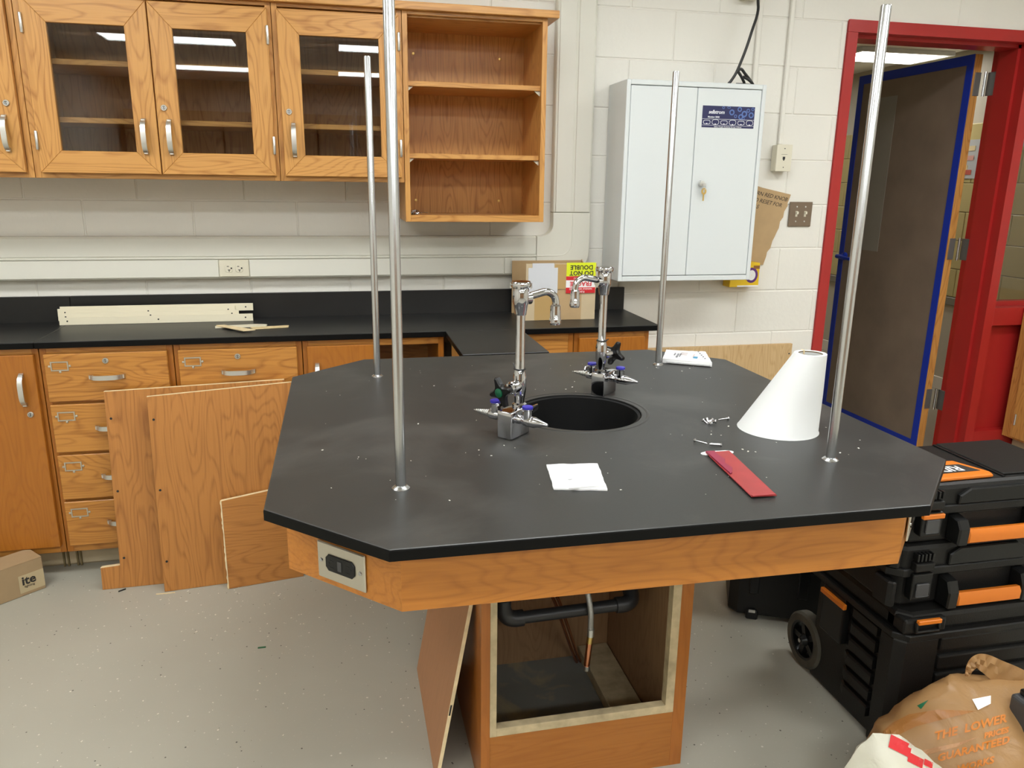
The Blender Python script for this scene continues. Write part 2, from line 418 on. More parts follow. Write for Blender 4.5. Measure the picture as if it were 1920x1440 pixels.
def bag_mat(name, col, trans, rough=0.35, alpha=1.0):
    mt = bpy.data.materials.new(name); mt.use_nodes = True; nt = mt.node_tree; N = nt.nodes; p = N['Principled BSDF']
    p.inputs['Base Color'].default_value = (*col, 1); p.inputs['Roughness'].default_value = rough
    t = N.new('ShaderNodeBsdfTranslucent'); t.inputs[0].default_value = (*col, 1)
    x = N.new('ShaderNodeMixShader'); x.inputs[0].default_value = trans
    nt.links.new(p.outputs[0], x.inputs[1]); nt.links.new(t.outputs[0], x.inputs[2])
    tc = N.new('ShaderNodeTexCoord'); n = N.new('ShaderNodeTexNoise'); n.inputs['Scale'].default_value = 14; n.inputs['Detail'].default_value = 4; n.inputs['Distortion'].default_value = 1.5
    nt.links.new(tc.outputs['Object'], n.inputs['Vector'])
    b = N.new('ShaderNodeBump'); b.inputs['Strength'].default_value = 0.35; b.inputs['Distance'].default_value = 0.012
    nt.links.new(n.outputs[0], b.inputs['Height']); nt.links.new(b.outputs[0], p.inputs['Normal']); nt.links.new(b.outputs[0], t.inputs['Normal'])
    if alpha < 1:
        tr = N.new('ShaderNodeBsdfTransparent'); y = N.new('ShaderNodeMixShader'); y.inputs[0].default_value = alpha
        nt.links.new(tr.outputs[0], y.inputs[1]); nt.links.new(x.outputs[0], y.inputs[2]); x = y
    nt.links.new(x.outputs[0], N['Material Output'].inputs[0]); return mt
BAGT = bag_mat('tan_film', (0.55, 0.32, 0.135), 0.35, alpha=0.86)
BAGW = bag_mat('white_film', (0.80, 0.78, 0.66), 0.3)
BAGINK = mat('bag_orange_ink', (0.58, 0.18, 0.012), 0.5)

# ------------------------------------------------------------------ the setting
YW = 1.575                        # face of the back wall
o = tag(obj('floor', B(-3.3, 8.2, -7.6, 1.62, -0.06, 0.0), FLOORM), 'grey speckled vinyl floor of the lab', 'floor', kind='structure')
o = tag(obj('floor_corridor', B(0.4, 3.9, 1.62, 7.1, -0.06, 0.0), HFLOOR), 'dull tan corridor floor beyond the red door frame', 'floor', kind='structure')
o = tag(obj('ceiling', B(-3.3, 3.8, -7.6, 1.62, 2.75, 2.81), CEIL), 'pale acoustic ceiling over the lab', 'ceiling', kind='structure')
o = tag(obj('ceiling_corridor', B(0.4, 3.9, 1.78, 7.1, 2.43, 2.49), CEIL), 'plain corridor ceiling seen over the open door', 'ceiling', kind='structure')
for nm, d, lb in (('wall_left', (-3.36, -3.3, -7.6, 1.78), 'painted side wall left of the lab, outside the picture'),
                  ('wall_right', (3.8, 3.86, -7.6, 1.78), 'painted side wall right of the lab, outside the picture'),
                  ('wall_front', (-3.36, 3.86, -7.66, -7.6), 'painted wall behind the photographer')):
    tag(obj(nm, B(*d, 0, 2.75), PAINT2), lb, 'wall', kind='structure')
# back wall of painted concrete blocks, opening for door and sidelight from x = 1.757
FX0, FZ1 = 1.757, 2.215
bm = bmesh.new(); box(bm, -3.3, FX0+0.02, YW+0.0035, 1.78, 0, 2.75); box(bm, FX0+0.02, 3.8, YW+0.0035, 1.78, FZ1-0.02, 2.75)
wall = tag(obj('wall_back', bm, PAINT), 'cream painted concrete block back wall behind the cabinets', 'wall', kind='structure')
cache = {}
k = 0
for k in range(0, 14):
    z0 = -0.03 + 0.2032*k; z1 = z0+0.2032
    if z0 >= 2.75: break
    off = 0.711 if k % 2 else 0.9142
    i0 = math.floor((-3.3-off)/0.4064)
    xmax = FX0 if z1 < 2.25 else 3.8
    for i in range(i0, i0+20):
        a, b = max(off+0.4064*i, -3.3), min(off+0.4064*(i+1), xmax)
        if b-a < 0.02: continue
        c, d = max(z0, 0), min(z1, 2.75)
        key = (round(b-a, 3), round(d-c, 3))
        if key not in cache:
            g = 0.0018
            bmm = B(g, b-a-g, 0, 0.012, g, d-c-g, 0.0032, 1)
            ob = obj('block', bmm, PAINT, wall, local=True); cache[key] = ob
        else:
            ob = cache[key].copy(); COL.objects.link(ob); ob.parent = wall
        ob.location = (a, YW + random.uniform(-0.0006, 0.0006), c)

# corridor running away beyond the door, its right wall at x = 3.86
HX0 = 3.86
cw = tag(obj('wall_corridor', B(HX0, HX0+0.1, 1.785, 7.0, 0, 2.43), TAN), 'corridor wall of yellow glazed block seen beyond the door and sidelight', 'wall', kind='structure')
key = None
for r in range(6):
    z0 = 0.706 + 0.2032*r
    for i in range(13):
        y0 = 1.79 + 0.4064*i - (0.2 if r % 2 else 0)
        if y0 < 1.785: continue
        if key is None:
            key = obj('block', B(-0.012, 0.01, 0.002, 0.4044, 0.002, 0.2012, 0.003), TILE, cw, local=True); ob = key
        else:
            ob = key.copy(); COL.objects.link(ob); ob.parent = cw
        ob.location = (HX0, y0, z0)
tag(obj('trim_2', B(HX0-0.02, HX0-0.001, 1.785, 7.0, 0.645, 0.703, 0.004), BAND), 'dark ledge band along the corridor wall', 'trim', kind='structure')
tag(obj('baseboard_corridor', B(HX0-0.012, HX0-0.001, 1.785, 7.0, 0.0, 0.098, 0.003), PAINT2), 'pale base along the corridor wall', 'baseboard', kind='structure')
tag(obj('wall_corridor_end', B(0.4, HX0, 7.0, 7.06, 0, 2.43), TAN), 'far end wall of the corridor, hidden by the door', 'wall', kind='structure')
tag(obj('wall_corridor_left', B(0.34, 0.4, 1.785, 7.06, 0, 2.43), TAN), 'left wall of the corridor, hidden by the lab wall', 'wall', kind='structure')

def troffer(name, x, y, z, w, d, glow, label, group=None):
    t = thing(name, label, 'ceiling light', (x, y, z-0.03), group=group)
    bm = bmesh.new()
    for q in ((-w/2, w/2, -d/2, -d/2+0.03), (-w/2, w/2, d/2-0.03, d/2), (-w/2, -w/2+0.03, -d/2+0.03, d/2-0.03), (w/2-0.03, w/2, -d/2+0.03, d/2-0.03)):
        box(bm, *q, 0, 0.029)
    obj('frame', bm, WHITE, t, local=True)
    obj('diffuser', B(-w/2+0.03, w/2-0.03, -d/2+0.03, d/2-0.03, 0.008, 0.02), glow, t, local=True)
    return t
for yy in (0.0, -1.95, -3.9, -5.8):  # rear rows are added, to give light from behind the camera
    for xx in (-2.0, 0.1, 2.2):
        troffer('ceiling_light', xx, yy, 2.75, 1.2, 0.46, GLOW, 'white fluorescent panel in the lab ceiling, above the picture; rear rows added for light', 'lab ceiling lights')
troffer('ceiling_light', 3.44, 3.53, 2.43, 0.76, 0.46, GLOWH, 'glowing corridor ceiling panel seen above the papered door')
troffer('ceiling_light', 3.2, 5.8, 2.43, 1.0, 0.5, GLOWH, 'unseen ceiling panel added to light the corridor wall, hidden by the open door')  # hidden panel, added to brighten the corridor wall

# red steel door frame with sidelight
fr = thing('trim_1', 'red painted steel frame around the doorway and sidelight', 'door frame', (1.757, YW, 0), kind='structure')
YF, YB = 1.565, 1.785
def fpart(nm, pts, a0, a1, axis='z'): return obj(nm, prism(bmesh.new(), pts, axis, a0, a1, 0.002), RED, fr)
# left jamb with its stop (plan profile)
fpart('jamb', [(1.757, YF), (1.808, YF), (1.808, 1.62), (1.824, 1.62), (1.824, 1.735), (1.808, 1.735), (1.808, YB), (1.757, YB)], 0, 2.163)
# mullion between door and sidelight
fpart('mullion', [(2.754, YF), (2.806, YF), (2.806, 1.64), (2.79, 1.64), (2.79, 1.70), (2.806, 1.70), (2.806, YB), (2.754, YB), (2.754, 1.735), (2.738, 1.735), (2.738, 1.62), (2.754, 1.62)], 0, 2.163)
fpart('jamb', [(3.70, YF), (3.80, YF), (3.80, YB), (3.70, YB)], 0, 2.163)
fpart('head', [(YF, 2.163), (YF, 2.215), (YB, 2.215), (YB, 2.163), (1.735, 2.163), (1.735, 2.147), (1.62, 2.147), (1.62, 2.163)], 1.757, 3.80, 'x')
fpart('sill_rail', [(YF, 0.779), (YF, 0.872), (1.645, 0.872), (1.645, 0.895), (1.70, 0.895), (1.70, 0.779)], 2.806, 3.70, 'x')
fpart('bottom_rail', [(YF, 0.095), (YF, 0.19), (1.70, 0.19), (1.70, 0.095)], 2.806, 3.70, 'x')
fpart('lower_panel', [(1.61, 0.19), (1.61, 0.779), (1.65, 0.779), (1.65, 0.19)], 2.806, 3.70, 'x')
obj('threshold_curb', B(2.80, 3.70, 1.575, 1.70, 0, 0.096, 0.008), mat('chipped_curb', (0.55, 0.50, 0.40), 0.8, bump=0.9, bscale=30, var=0.35, vscale=18), fr, label='chipped unpainted curb under the red panel')
wn = thing('window_1', 'wired-off sidelight pane in the red frame beside the doorway', 'window', (2.806, 1.67, 0.895), kind='structure')
wn['label'] = 'clear sidelight pane in the red frame, right of the doorway'
obj('pane', B(2.80, 3.705, 1.667, 1.673, 0.893, 2.165), GLASS, wn)

# door leaf swung into the corridor, covered in brown paper with blue tape round its edge
HX, HY = 2.715, 1.81
ang = math.radians(0.4)
dm = Matrix.Translation((HX, HY, 0)) @ Matrix.Rotation(ang, 4, 'Z')
dr = thing('door_1', 'open wooden door papered brown and edged with blue tape', 'door', kind='structure', mat=dm)
DW = 0.91
obj('leaf', B(-0.044, 0, 0, DW, 0.02, 2.145, 0.001), OAKZ, dr, local=True)
# paper, with the vision pane's rectangle showing through
obj('paper_cover', B(-0.0475, -0.0445, 0.01, DW-0.01, 0.03, 2.135), KRAFT, dr, local=True, label='brown kraft paper masking the door')
obj('vision_pane', B(-0.0495, -0.0476, 0.545, 0.72, 1.10, 2.0), FILM, dr, local=True, label='grey pane under the masking')
for q in ((0.0, 0.045, 0.02, 2.145), (DW-0.045, DW, 0.02, 2.145), (0.045, DW-0.045, 2.095, 2.145), (0.045, DW-0.045, 0.02, 0.06)):
    obj('tape_strip', B(-0.0508, -0.0478, *q), BLUE, dr, local=True, label='blue masking tape')
hd = obj('lever_handle', lathe(lathe(bmesh.new(), [(0.026, 0), (0.026, 0.012), (0.013, 0.02), (0.013, 0.06)], 16, Matrix.Translation((-0.05, 0.845, 1.045)) @ Matrix.Rotation(-PI/2, 4, 'Y')),
        [(0.013, -0.01), (0.014, 0.0), (0.012, 0.06), (0.010, 0.13)], 12, Matrix.Translation((-0.105, 0.845, 1.045)) @ Matrix.Rotation(PI/2+0.05, 4, 'X')), BLUE, dr, local=True, smooth=True, label='door lever wrapped in blue tape')
for zc in (2.0, 1.16, 0.315):
    h = obj('hinge', B(HX-0.034, HX+0.002, HY-0.0045, HY-0.0015, zc-0.057, zc+0.057, 0.0008), STEEL, dr)
    bm = B(2.7505, 2.7535, 1.736, 1.80, zc-0.057, zc+0.057, 0.0008); obj('hinge_leaf', bm, STEEL, h)
    obj('hinge_pin', lathe(bmesh.new(), [(0.007, zc-0.06), (0.007, zc+0.06)], 10, Matrix.Translation((2.734, 1.797, 0))), ALU, h, smooth=True)
# prints on the far corridor wall
def poster(y0, y1, z0, z1, rot, label):
    w, h = (y1-y0)/2, (z1-z0)/2
    t = thing('poster', label, 'poster', mat=Matrix.Translation((HX0-0.0125, (y0+y1)/2, (z0+z1)/2)) @ Matrix.Rotation(-PI/2, 4, 'Z') @ Matrix.Rotation(rot, 4, 'Y'))
    obj('sheet', B(-w, w, -0.004, 0, -h, h), mat('poster_grey', (0.50, 0.52, 0.52), 0.5), t, local=True)
    pals = [(0.55, 0.12, 0.08), (0.75, 0.62, 0.35), (0.12, 0.11, 0.12), (0.65, 0.35, 0.30)]
    for i in range(6):
        a = -w*0.8 + 1.6*w*random.random()*0.5; b = -h*0.8 + 1.6*h*i/6.5
        obj('print_patch', B(a, min(a+w*0.8, w*0.85), -0.006, -0.0041, b, b+h*0.25), mat('print_%s' % 'abcdef'[i], pals[i % 4], 0.5), t, local=True)
poster(2.94, 3.30, 1.55, 1.815, 0, 'small grey edged print seen in the gap behind the door hinge')
poster(2.18, 2.72, 1.70, 2.12, 0.45, 'tilted grey edged print seen through the sidelight')

# tall cupboards added behind the photographer to darken reflections in glass and chrome
def cupboard(x):
    t = thing('reflection_cupboard', 'unseen tall oak cupboard added behind the photographer to darken reflections', 'cupboard', (0, 0, 0), group='cupboards added to darken reflections')
    obj('carcass', B(-0.6, 0.6, -7.595, -7.05, 0.08, 2.35, 0.003), INNER, t, local=True)
    for a, b in ((-0.59, -0.003), (0.003, 0.59)): obj('door', B(a, b, -7.05, -7.03, 0.1, 2.33, 0.003), INNER, t, local=True)
    obj('plinth', B(-0.58, 0.58, -7.55, -7.1, 0, 0.08), SLOT, t, local=True)
    return t
c0_ = cupboard(0); c0_.location.x = -2.6
for x in (-1.38, -0.16, 1.06, 2.28): copy_tree(c0_, None, Matrix.Translation((x, 0, 0)))

# ------------------------------------------------------------------ electrical raceway
rw = thing('cable_raceway', 'pale steel cable raceway along the back wall, turning up beside the open cabinet', 'raceway', (-1, YW, 1.085))
R0 = 1.525
obj('base_channel', B(-3.28, 0.303, R0+0.004, YW-0.001, 1.082, 1.252, 0.004), RACE, rw)
obj('cover_strip', B(-3.28, 0.302, R0, R0+0.01, 1.172, 1.246, 0.002), RACE2, rw)
obj('cover_strip', B(-3.28, -1.029, R0, R0+0.01, 1.088, 1.160, 0.002), RACE2, rw)
obj('cover_strip', B(-0.911, 0.158, R0, R0+0.01, 1.088, 1.160, 0.002), RACE2, rw)
obj('cover_strip', B(0.160, 0.302, R0, R0+0.01, 1.088, 1.160, 0.002), RACE2, rw)
obj('divider_ridge', B(-3.28, 0.303, R0-0.004, R0+0.006, 1.161, 1.171, 0.002), RACE, rw)
def arc(cx, cz, r, a0, a1, n=8): return [(cx+r*math.cos(a0+(a1-a0)*i/n), cz+r*math.sin(a0+(a1-a0)*i/n)) for i in range(n+1)]
pts = [(0.303, 1.252), *arc(0.325, 1.302, 0.05, -PI/2, 0), (0.375, 1.352), (0.547, 1.352), *arc(0.447, 1.182, 0.10, 0, -PI/2), (0.303, 1.082)]
obj('elbow', prism(bmesh.new(), pts, 'y', R0-0.003, YW-0.001, 0.003), RACE, rw)
grv = [(0.305, 1.166), *arc(0.405, 1.226, 0.06, -PI/2, 0), (0.465, 1.35)]
obj('elbow_groove', T([(x, R0-0.003, z) for x, z in grv], 0.0022, 6), RACE, rw)
obj('base_channel', B(0.375, 0.547, R0+0.004, YW-0.001, 1.353, 2.74, 0.004), RACE, rw)
obj('cover_strip', B(0.386, 0.459, R0, R0+0.01, 1.355, 2.74, 0.002), RACE2, rw)
obj('cover_strip', B(0.470, 0.540, R0, R0+0.01, 1.355, 2.74, 0.002), RACE2, rw)
ot = thing('wall_outlet', 'ivory duplex outlet set in the pale raceway above the counter', 'outlet', (-0.97, R0, 1.125))
obj('outlet_plate', B(-1.028, -0.912, R0-0.006, R0+0.003, 1.090, 1.158, 0.002), IVORY, ot)
for cx in (-0.990, -0.950):
    rc = obj('receptacle', prism(bmesh.new(), [(cx+a, 1.125+b) for a, b in rounded(0.030, 0.036, 0.012)], 'y', R0-0.0085, R0-0.004, 0.001), IVORY, ot)
    bm = bmesh.new(); box(bm, cx-0.007, cx+0.001, R0-0.009, R0-0.008, 1.131, 1.1335); box(bm, cx-0.004, cx+0.006, R0-0.009, R0-0.008, 1.117, 1.1195); box(bm, cx-0.0005, cx+0.0025, R0-0.009, R0-0.008, 1.111, 1.118)
    lathe(bm, [(0.0035, 0), (0.0035, 0.0012)], 8, Matrix.Translation((cx+0.010, R0-0.0082, 1.125)) @ Matrix.Rotation(PI/2, 4, 'X'))
    obj('slots', bm, SLOT, rc)

# ------------------------------------------------------------------ shared hardware
def pull(name, p, vertical, parent, length=0.122, proud=0.03, out=Vector((0, -1, 0))):
    """bowed flat cabinet pull"""
    bm = bmesh.new(); n = 12; ring = []
    for i in range(n+1):
        t = i/n; s = (t-0.5)*length; d = proud*(1-(2*t-1)**4*0.96)
        w = 0.0075+0.001*math.sin(PI*t)
        c = Vector((0, -d, s)) if vertical else Vector((s, -d, 0))
        a = Vector((1, 0, 0)) if vertical else Vector((0, 0, 1))
        th = Vector((0, 0.005, 0))
        ring.append([bm.verts.new(Vector(p)+c+a*w), bm.verts.new(Vector(p)+c-a*w), bm.verts.new(Vector(p)+c-a*w+th), bm.verts.new(Vector(p)+c+a*w+th)])
    for a, b in zip(ring, ring[1:]):
        for k in range(4): bm.faces.new((a[k], a[(k+1) % 4], b[(k+1) % 4], b[k]))
    bm.faces.new(ring[0]); bm.faces.new(list(reversed(ring[-1])))
    for s in (-1, 1):
        e = (length/2-0.009)*s
        if vertical: box(bm, p[0]-0.006, p[0]+0.006, p[1]-proud*0.36, p[1], p[2]+e-0.006, p[2]+e+0.006)
        else: box(bm, p[0]+e-0.006, p[0]+e+0.006, p[1]-proud*0.36, p[1], p[2]-0.006, p[2]+0.006)
    bmesh.ops.recalc_face_normals(bm, faces=bm.faces)
    return obj(name, bm, SATIN, parent, smooth=True)
def lock(p, parent, r=0.0105):
    M = Matrix.Translation(p) @ Matrix.Rotation(PI/2, 4, 'X')
    bm = lathe(bmesh.new(), [(r, 0), (r, 0.003), (r*0.85, 0.005), (r*0.62, 0.005), (r*0.58, 0.003), (0, 0.003)], 20, M)
    n = len(bm.faces)
    lathe(bm, [(r*0.60, 0.0042), (r*0.50, 0.0046)], 20, M, cap=False)
    box(bm, p[0]-0.0012, p[0]+0.0012, p[1]-0.0036, p[1]-0.0028, p[2]-r*0.45, p[2]+r*0.45)
    bm.faces.ensure_lookup_table()
    for f in bm.faces[n:]: f.material_index = 1
    return obj('lock', bm, [SATIN, SLOT], parent)
def card_holder(cx, cz, y, parent):
    bm = bmesh.new(); w, h = 0.058, 0.034
    for q in ((-w/2, w/2, h/2-0.004, h/2), (-w/2, w/2, -h/2, -h/2+0.004), (-w/2, -w/2+0.004, -h/2+0.004, h/2-0.004), (w/2-0.004, w/2, -h/2+0.004, h/2-0.004)):
        box(bm, cx+q[0], cx+q[1], y-0.0025, y, cz+q[2], cz+q[3])
    for a, b in ((-w/2-0.004, 0), (w/2+0.004, 0), (0, -h/2-0.004)):
        lathe(bm, [(0.0045, 0), (0.004, 0.002), (0, 0.003)], 10, Matrix.Translation((cx+a, y, cz+b)) @ Matrix.Rotation(PI/2, 4, 'X'))
    return obj('card_holder', bm, STAIN, parent)
def hinge_pin(x, z, y, parent):
    bm = lathe(bmesh.new(), [(0.004, -0.031), (0.0052, -0.029), (0.0052, 0.029), (0.004, 0.031)], 10, Matrix.Translation((x, y-0.004, z)))
    return obj('hinge', bm, SATIN, parent, smooth=True)

# ------------------------------------------------------------------ wall cabinets
UY = 1.25; UB, UT = 1.472, 2.078; DF = 1.229
def frame_door(parent, x0, x1, z0, z1, hinge_left, lockit, fw=0.074):
    d = sub('door', parent)
    g0, g1, h0, h1 = x0+fw, x1-fw, z0+fw, z1-fw-0.009
    e = 0.0004
    obj('stile', prism(bmesh.new(), [(x0, z0), (g0, h0+e), (g0, h1-e), (x0, z1)], 'y', DF, UY-0.001, 0.0012), OAKZ, d)
    obj('stile', prism(bmesh.new(), [(x1, z0), (g1, h0+e), (g1, h1-e), (x1, z1)], 'y', DF, UY-0.001, 0.0012), OAKZ, d)
    obj('rail', prism(bmesh.new(), [(x0+e, z0), (x1-e, z0), (g1, h0), (g0, h0)], 'y', DF, UY-0.001, 0.0012), OAKX, d)
    obj('rail', prism(bmesh.new(), [(x0+e, z1), (x1-e, z1), (g1, h1), (g0, h1)], 'y', DF, UY-0.001, 0.0012), OAKX, d)
    obj('glass_pane', B(g0-0.002, g1+0.002, DF+0.009, DF+0.012, h0-0.002, h1+0.002), GLASS, d)
    hx = x1-0.042 if hinge_left else x0+0.038
    pull('handle', (hx, DF, 1.616), True, d)
    if lockit: lock(((x0+0.025) if not hinge_left else (x1-0.03), DF, 1.714), d)
    ex = x0+0.001 if hinge_left else x1-0.001
    for z in (1.955, 1.584): hinge_pin(ex, z+0.012, DF, d)
def carcass(parent, x0, x1, zb, zt, shelves, inset=0.02, div=None, stile=0.02, top=0.012):
    y1 = YW-0.001
    obj('side_panel', B(x0+0.0005, x0+0.018, UY+0.02, y1, zb, zt), OAKZ, parent)
    obj('side_panel', B(x1-0.018, x1-0.0005, UY+0.02, y1, zb, zt), OAKZ, parent)
    obj('top_panel', B(x0+0.018, x1-0.018, UY+0.02, y1, zt-0.018, zt), OAKX, parent)
    obj('bottom_panel', B(x0+0.018, x1-0.018, UY+0.02, y1-0.008, zb+0.004, zb+0.022), OAKX, parent)
    obj('back_panel', B(x0+0.018, x1-0.018, y1-0.008, y1, zb, zt-0.018), OAKZ, parent)
    for z in shelves:
        obj('shelf', B(x0+0.019, x1-0.019, UY+0.022, y1-0.009, z-0.018, z, 0.001), OAKX, parent)
    obj('face_stile', B(x0+0.0005, x0+stile, UY, UY+0.02, zb, zt, 0.0007), OAKZ, parent)
    obj('face_stile', B(x1-stile, x1-0.0005, UY, UY+0.02, zb, zt, 0.0007), OAKZ, parent)
    obj('face_rail', B(x0+stile, x1-stile, UY, UY+0.02, zb, zb+0.025, 0.0007), OAKX, parent)
    obj('face_rail', B(x0+stile, x1-stile, UY, UY+0.02, zt-top, zt, 0.0007), OAKX, parent)
SH = (1.866, 1.677)
ca = thing('wall_cabinet', 'oak wall cabinet cut off by the left picture edge', 'cabinet', (-1.97, YW, UB), group=None)
carcass(ca, -2.389, -1.5675, UB, UT, SH); frame_door(ca, -2.36, -1.975, 1.49, 2.056, True, False); frame_door(ca, -1.971, -1.588, 1.49, 2.056, True, True)
cb = thing('wall_cabinet', 'oak wall cabinet with a pair of glazed doors meeting in the middle', 'cabinet', (-1.157, YW, UB))
carcass(cb, -1.5665, -0.7475, UB, UT, SH)
frame_door(cb, -1.541, -1.153, 1.49, 2.056, True, False); frame_door(cb, -1.149, -0.760, 1.49, 2.056, False, True)
cc = thing('wall_cabinet', 'oak wall cabinet with one glazed door behind the aluminium rods', 'cabinet', (-0.519, YW, UB))
carcass(cc, -0.7465, -0.2915, UB, UT, SH); frame_door(cc, -0.728, -0.303, 1.49, 2.056, False, True)
cd = thing('open_wall_cabinet', 'doorless oak wall cabinet with two shelves, lower than the glazed ones', 'cabinet', (-0.016, YW, 1.325))
carcass(cd, -0.2905, 0.2605, 1.325, UT, (1.841, 1.581))
for z in (1.822, 1.562):
    for x, s in ((-0.272, 1), (0.242, -1)):
        obj('shelf_clip', prism(bmesh.new(), [(x, z), (x+s*0.022, z), (x, z-0.018)], 'y', UY+0.03, UY+0.036), IVORY, cd)
for x, z in ((-0.22, 1.98), (0.14, 1.975), (-0.22, 1.40), (0.14, 1.40)):
    obj('screw', lathe(bmesh.new(), [(0.006, 0), (0.005, 0.002), (0, 0.0025)], 10, Matrix.Translation((x, YW-0.0095, z)) @ Matrix.Rotation(PI/2, 4, 'X')), BRASS, cd)
tag(obj('crown_board', B(-2.42, 0.300, UY-0.022, YW-0.001, UT, UT+0.027, 0.002), OAKX), 'long oak cap board running along the top of the wall cabinets', 'board')
t = tag(obj('glass_dome', Lz([(0.062, 0), (0.060, 0.02), (0.048, 0.045), (0.028, 0.06), (0.0, 0.066)], 24, Matrix.Translation((-0.60, 1.36, UB+0.023))), CLEAR, smooth=True), 'clear glass dome in the single glazed cabinet, on its bottom shelf', 'glassware')
# screws heaped in the open cabinet
def screw_bm(bm, p, d, L=0.028, r=0.0022, head=0.0046):
    lathe(bm, [(0, -L), (r*0.7, -L*0.92), (r, -L*0.8), (r, 0), (head*0.7, 0.0012), (head, 0.0022), (head*0.9, 0.0042), (0, 0.0052)], 10, along(p, d)); return bm
bm = bmesh.new()
for i in range(26):
    screw_bm(bm, (-0.258+random.uniform(0, 0.055)*random.random(), 1.40+random.uniform(-0.035, 0.035), 1.352+random.random()*0.010), (random.uniform(-1, 1), random.uniform(-1, 1), random.uniform(-0.2, 0.5)))
tag(obj('screw_heap', bm, CHROME), 'small heap of screws in the corner of the open cabinet', 'screws', kind='stuff')

# ------------------------------------------------------------------ base cabinets
BF = 1.152; DFB = 1.133; CT = 0.891
def base_unit(x0, x1, label, draws=None, door=None, hinge_left=True, holder=True, plain=False):
    t = thing('base_cabinet', label, 'cabinet', ((x0+x1)/2, YW, 0))
    y1 = YW-0.001; a, b = x0+0.0005, x1-0.0005
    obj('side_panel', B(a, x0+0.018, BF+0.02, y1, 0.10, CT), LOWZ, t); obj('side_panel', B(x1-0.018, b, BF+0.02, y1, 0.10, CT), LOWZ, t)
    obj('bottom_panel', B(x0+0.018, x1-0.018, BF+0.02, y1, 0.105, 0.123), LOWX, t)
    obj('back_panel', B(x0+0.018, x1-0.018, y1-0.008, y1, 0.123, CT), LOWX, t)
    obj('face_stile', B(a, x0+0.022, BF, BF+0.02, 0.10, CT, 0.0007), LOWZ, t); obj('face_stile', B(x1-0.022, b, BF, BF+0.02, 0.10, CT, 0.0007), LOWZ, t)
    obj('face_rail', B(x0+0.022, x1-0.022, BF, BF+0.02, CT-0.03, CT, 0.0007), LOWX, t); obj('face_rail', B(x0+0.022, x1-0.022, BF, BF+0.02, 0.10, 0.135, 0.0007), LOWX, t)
    obj('toe_board', B(a, b, BF+0.083, BF+0.098, 0.012, 0.10), TOE, t)
    obj('toe_base', B(a, b, BF+0.098, BF+0.3, 0, 0.10), TOE, t)
    if plain: obj('filler_panel', B(x0+0.022, x1-0.022, BF+0.002, BF+0.018, 0.135, CT-0.03), LOWX, t)
    if draws:
        for i, (z0, z1) in enumerate(draws):
            if i: obj('face_rail', B(x0+0.022, x1-0.022, BF+0.0005, BF+0.02, z1-0.002, z1+0.014), LOWX, t)
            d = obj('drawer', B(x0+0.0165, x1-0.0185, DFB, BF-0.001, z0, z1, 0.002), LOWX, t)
            cx = (x0+x1)/2
            if i == 0 or x0 < -1.3: pull('handle', (cx-0.004, DFB, z0+0.088 if i == 0 else (z0+z1)/2), False, d)
            card_holder(x0+0.066, z1-0.043, DFB, d)
            if i == 0: lock((cx-0.004, DFB, z1-0.028), d)
    if door:
        dx0, dx1 = door
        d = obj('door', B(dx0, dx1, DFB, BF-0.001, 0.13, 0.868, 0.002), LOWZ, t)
        hx = dx1-0.045 if hinge_left else dx0+0.035
        pull('handle', (hx, DFB, 0.743), True, d); lock((dx1-0.034 if hinge_left else dx0+0.03, DFB, 0.652), d)
    return t
DR = ((0.694, 0.868), (0.502, 0.682), (0.318, 0.490), (0.131, 0.307))
base_unit(-2.06, -1.603, 'oak base cabinet with a plain door, leftmost under the counter', door=(-2.04, -1.616))
base_unit(-1.601, -1.158, 'oak drawer unit whose four drawers show left of the leaning boards', draws=DR)
base_unit(-1.156, -0.701, 'oak drawer unit mostly hidden behind the leaning boards', draws=DR)
base_unit(-0.699, -0.16, 'oak base cabinet whose door shows behind the rods at the table corner', door=(-0.682, -0.435), hinge_left=False)
base_unit(0.15, 0.372, 'narrow plain-fronted oak base cabinet right of the peninsula', plain=True)
base_unit(0.374, 0.70, 'rightmost oak base cabinet, with a door, under the counter end', door=(0.392, 0.676), hinge_left=True)
bm = bmesh.new()
for x in (-1.645, -1.63, -1.597, -1.585): box(bm, x-0.003, x+0.003, BF+0.074, BF+0.0828, 0.004, 0.099)
tag(obj('toe_joint_strip', bm, mat('toe_joint', (0.16, 0.12, 0.05), 0.6)), 'dark vertical joint strips in the toe space near the drawer unit', 'strip')

# counter
ct = thing('countertop', 'black resin counter along the back wall with a tongue out to the table', 'countertop', (-0.5, 1.35, CT))
CY = 1.127
two_tone(obj('counter_slab', B(-3.28, -1.607, CY, YW-0.022, CT, 0.914, 0.002), EPOXYC, ct))
two_tone(obj('counter_slab', B(-1.606, 0.736, CY, YW-0.022, CT, 0.914, 0.002), EPOXYC, ct))
two_tone(obj('peninsula_slab', B(-0.156, 0.146, 0.697, CY-0.0005, CT, 0.914, 0.002), EPOXYC, ct))
obj('backsplash', B(-3.28, -1.607, YW-0.021, YW-0.001, CT, 1.016, 0.002), EPOXYC, ct)
obj('backsplash', B(-1.606, 0.736, YW-0.021, YW-0.001, CT, 1.016, 0.002), EPOXYC, ct)
pb = thing('peninsula_base', 'oak chase panel under the counter tongue', 'panel', (0, 0.9, 0))
obj('side_panel', B(-0.13, -0.112, 0.70, BF-0.004, 0, CT-0.001), OAKZ, pb); obj('side_panel', B(0.10, 0.118, 0.70, BF-0.004, 0, CT-0.001), OAKZ, pb)
obj('end_panel', B(-0.112, 0.10, 0.70, 0.718, 0, CT-0.001), OAKZ, pb)

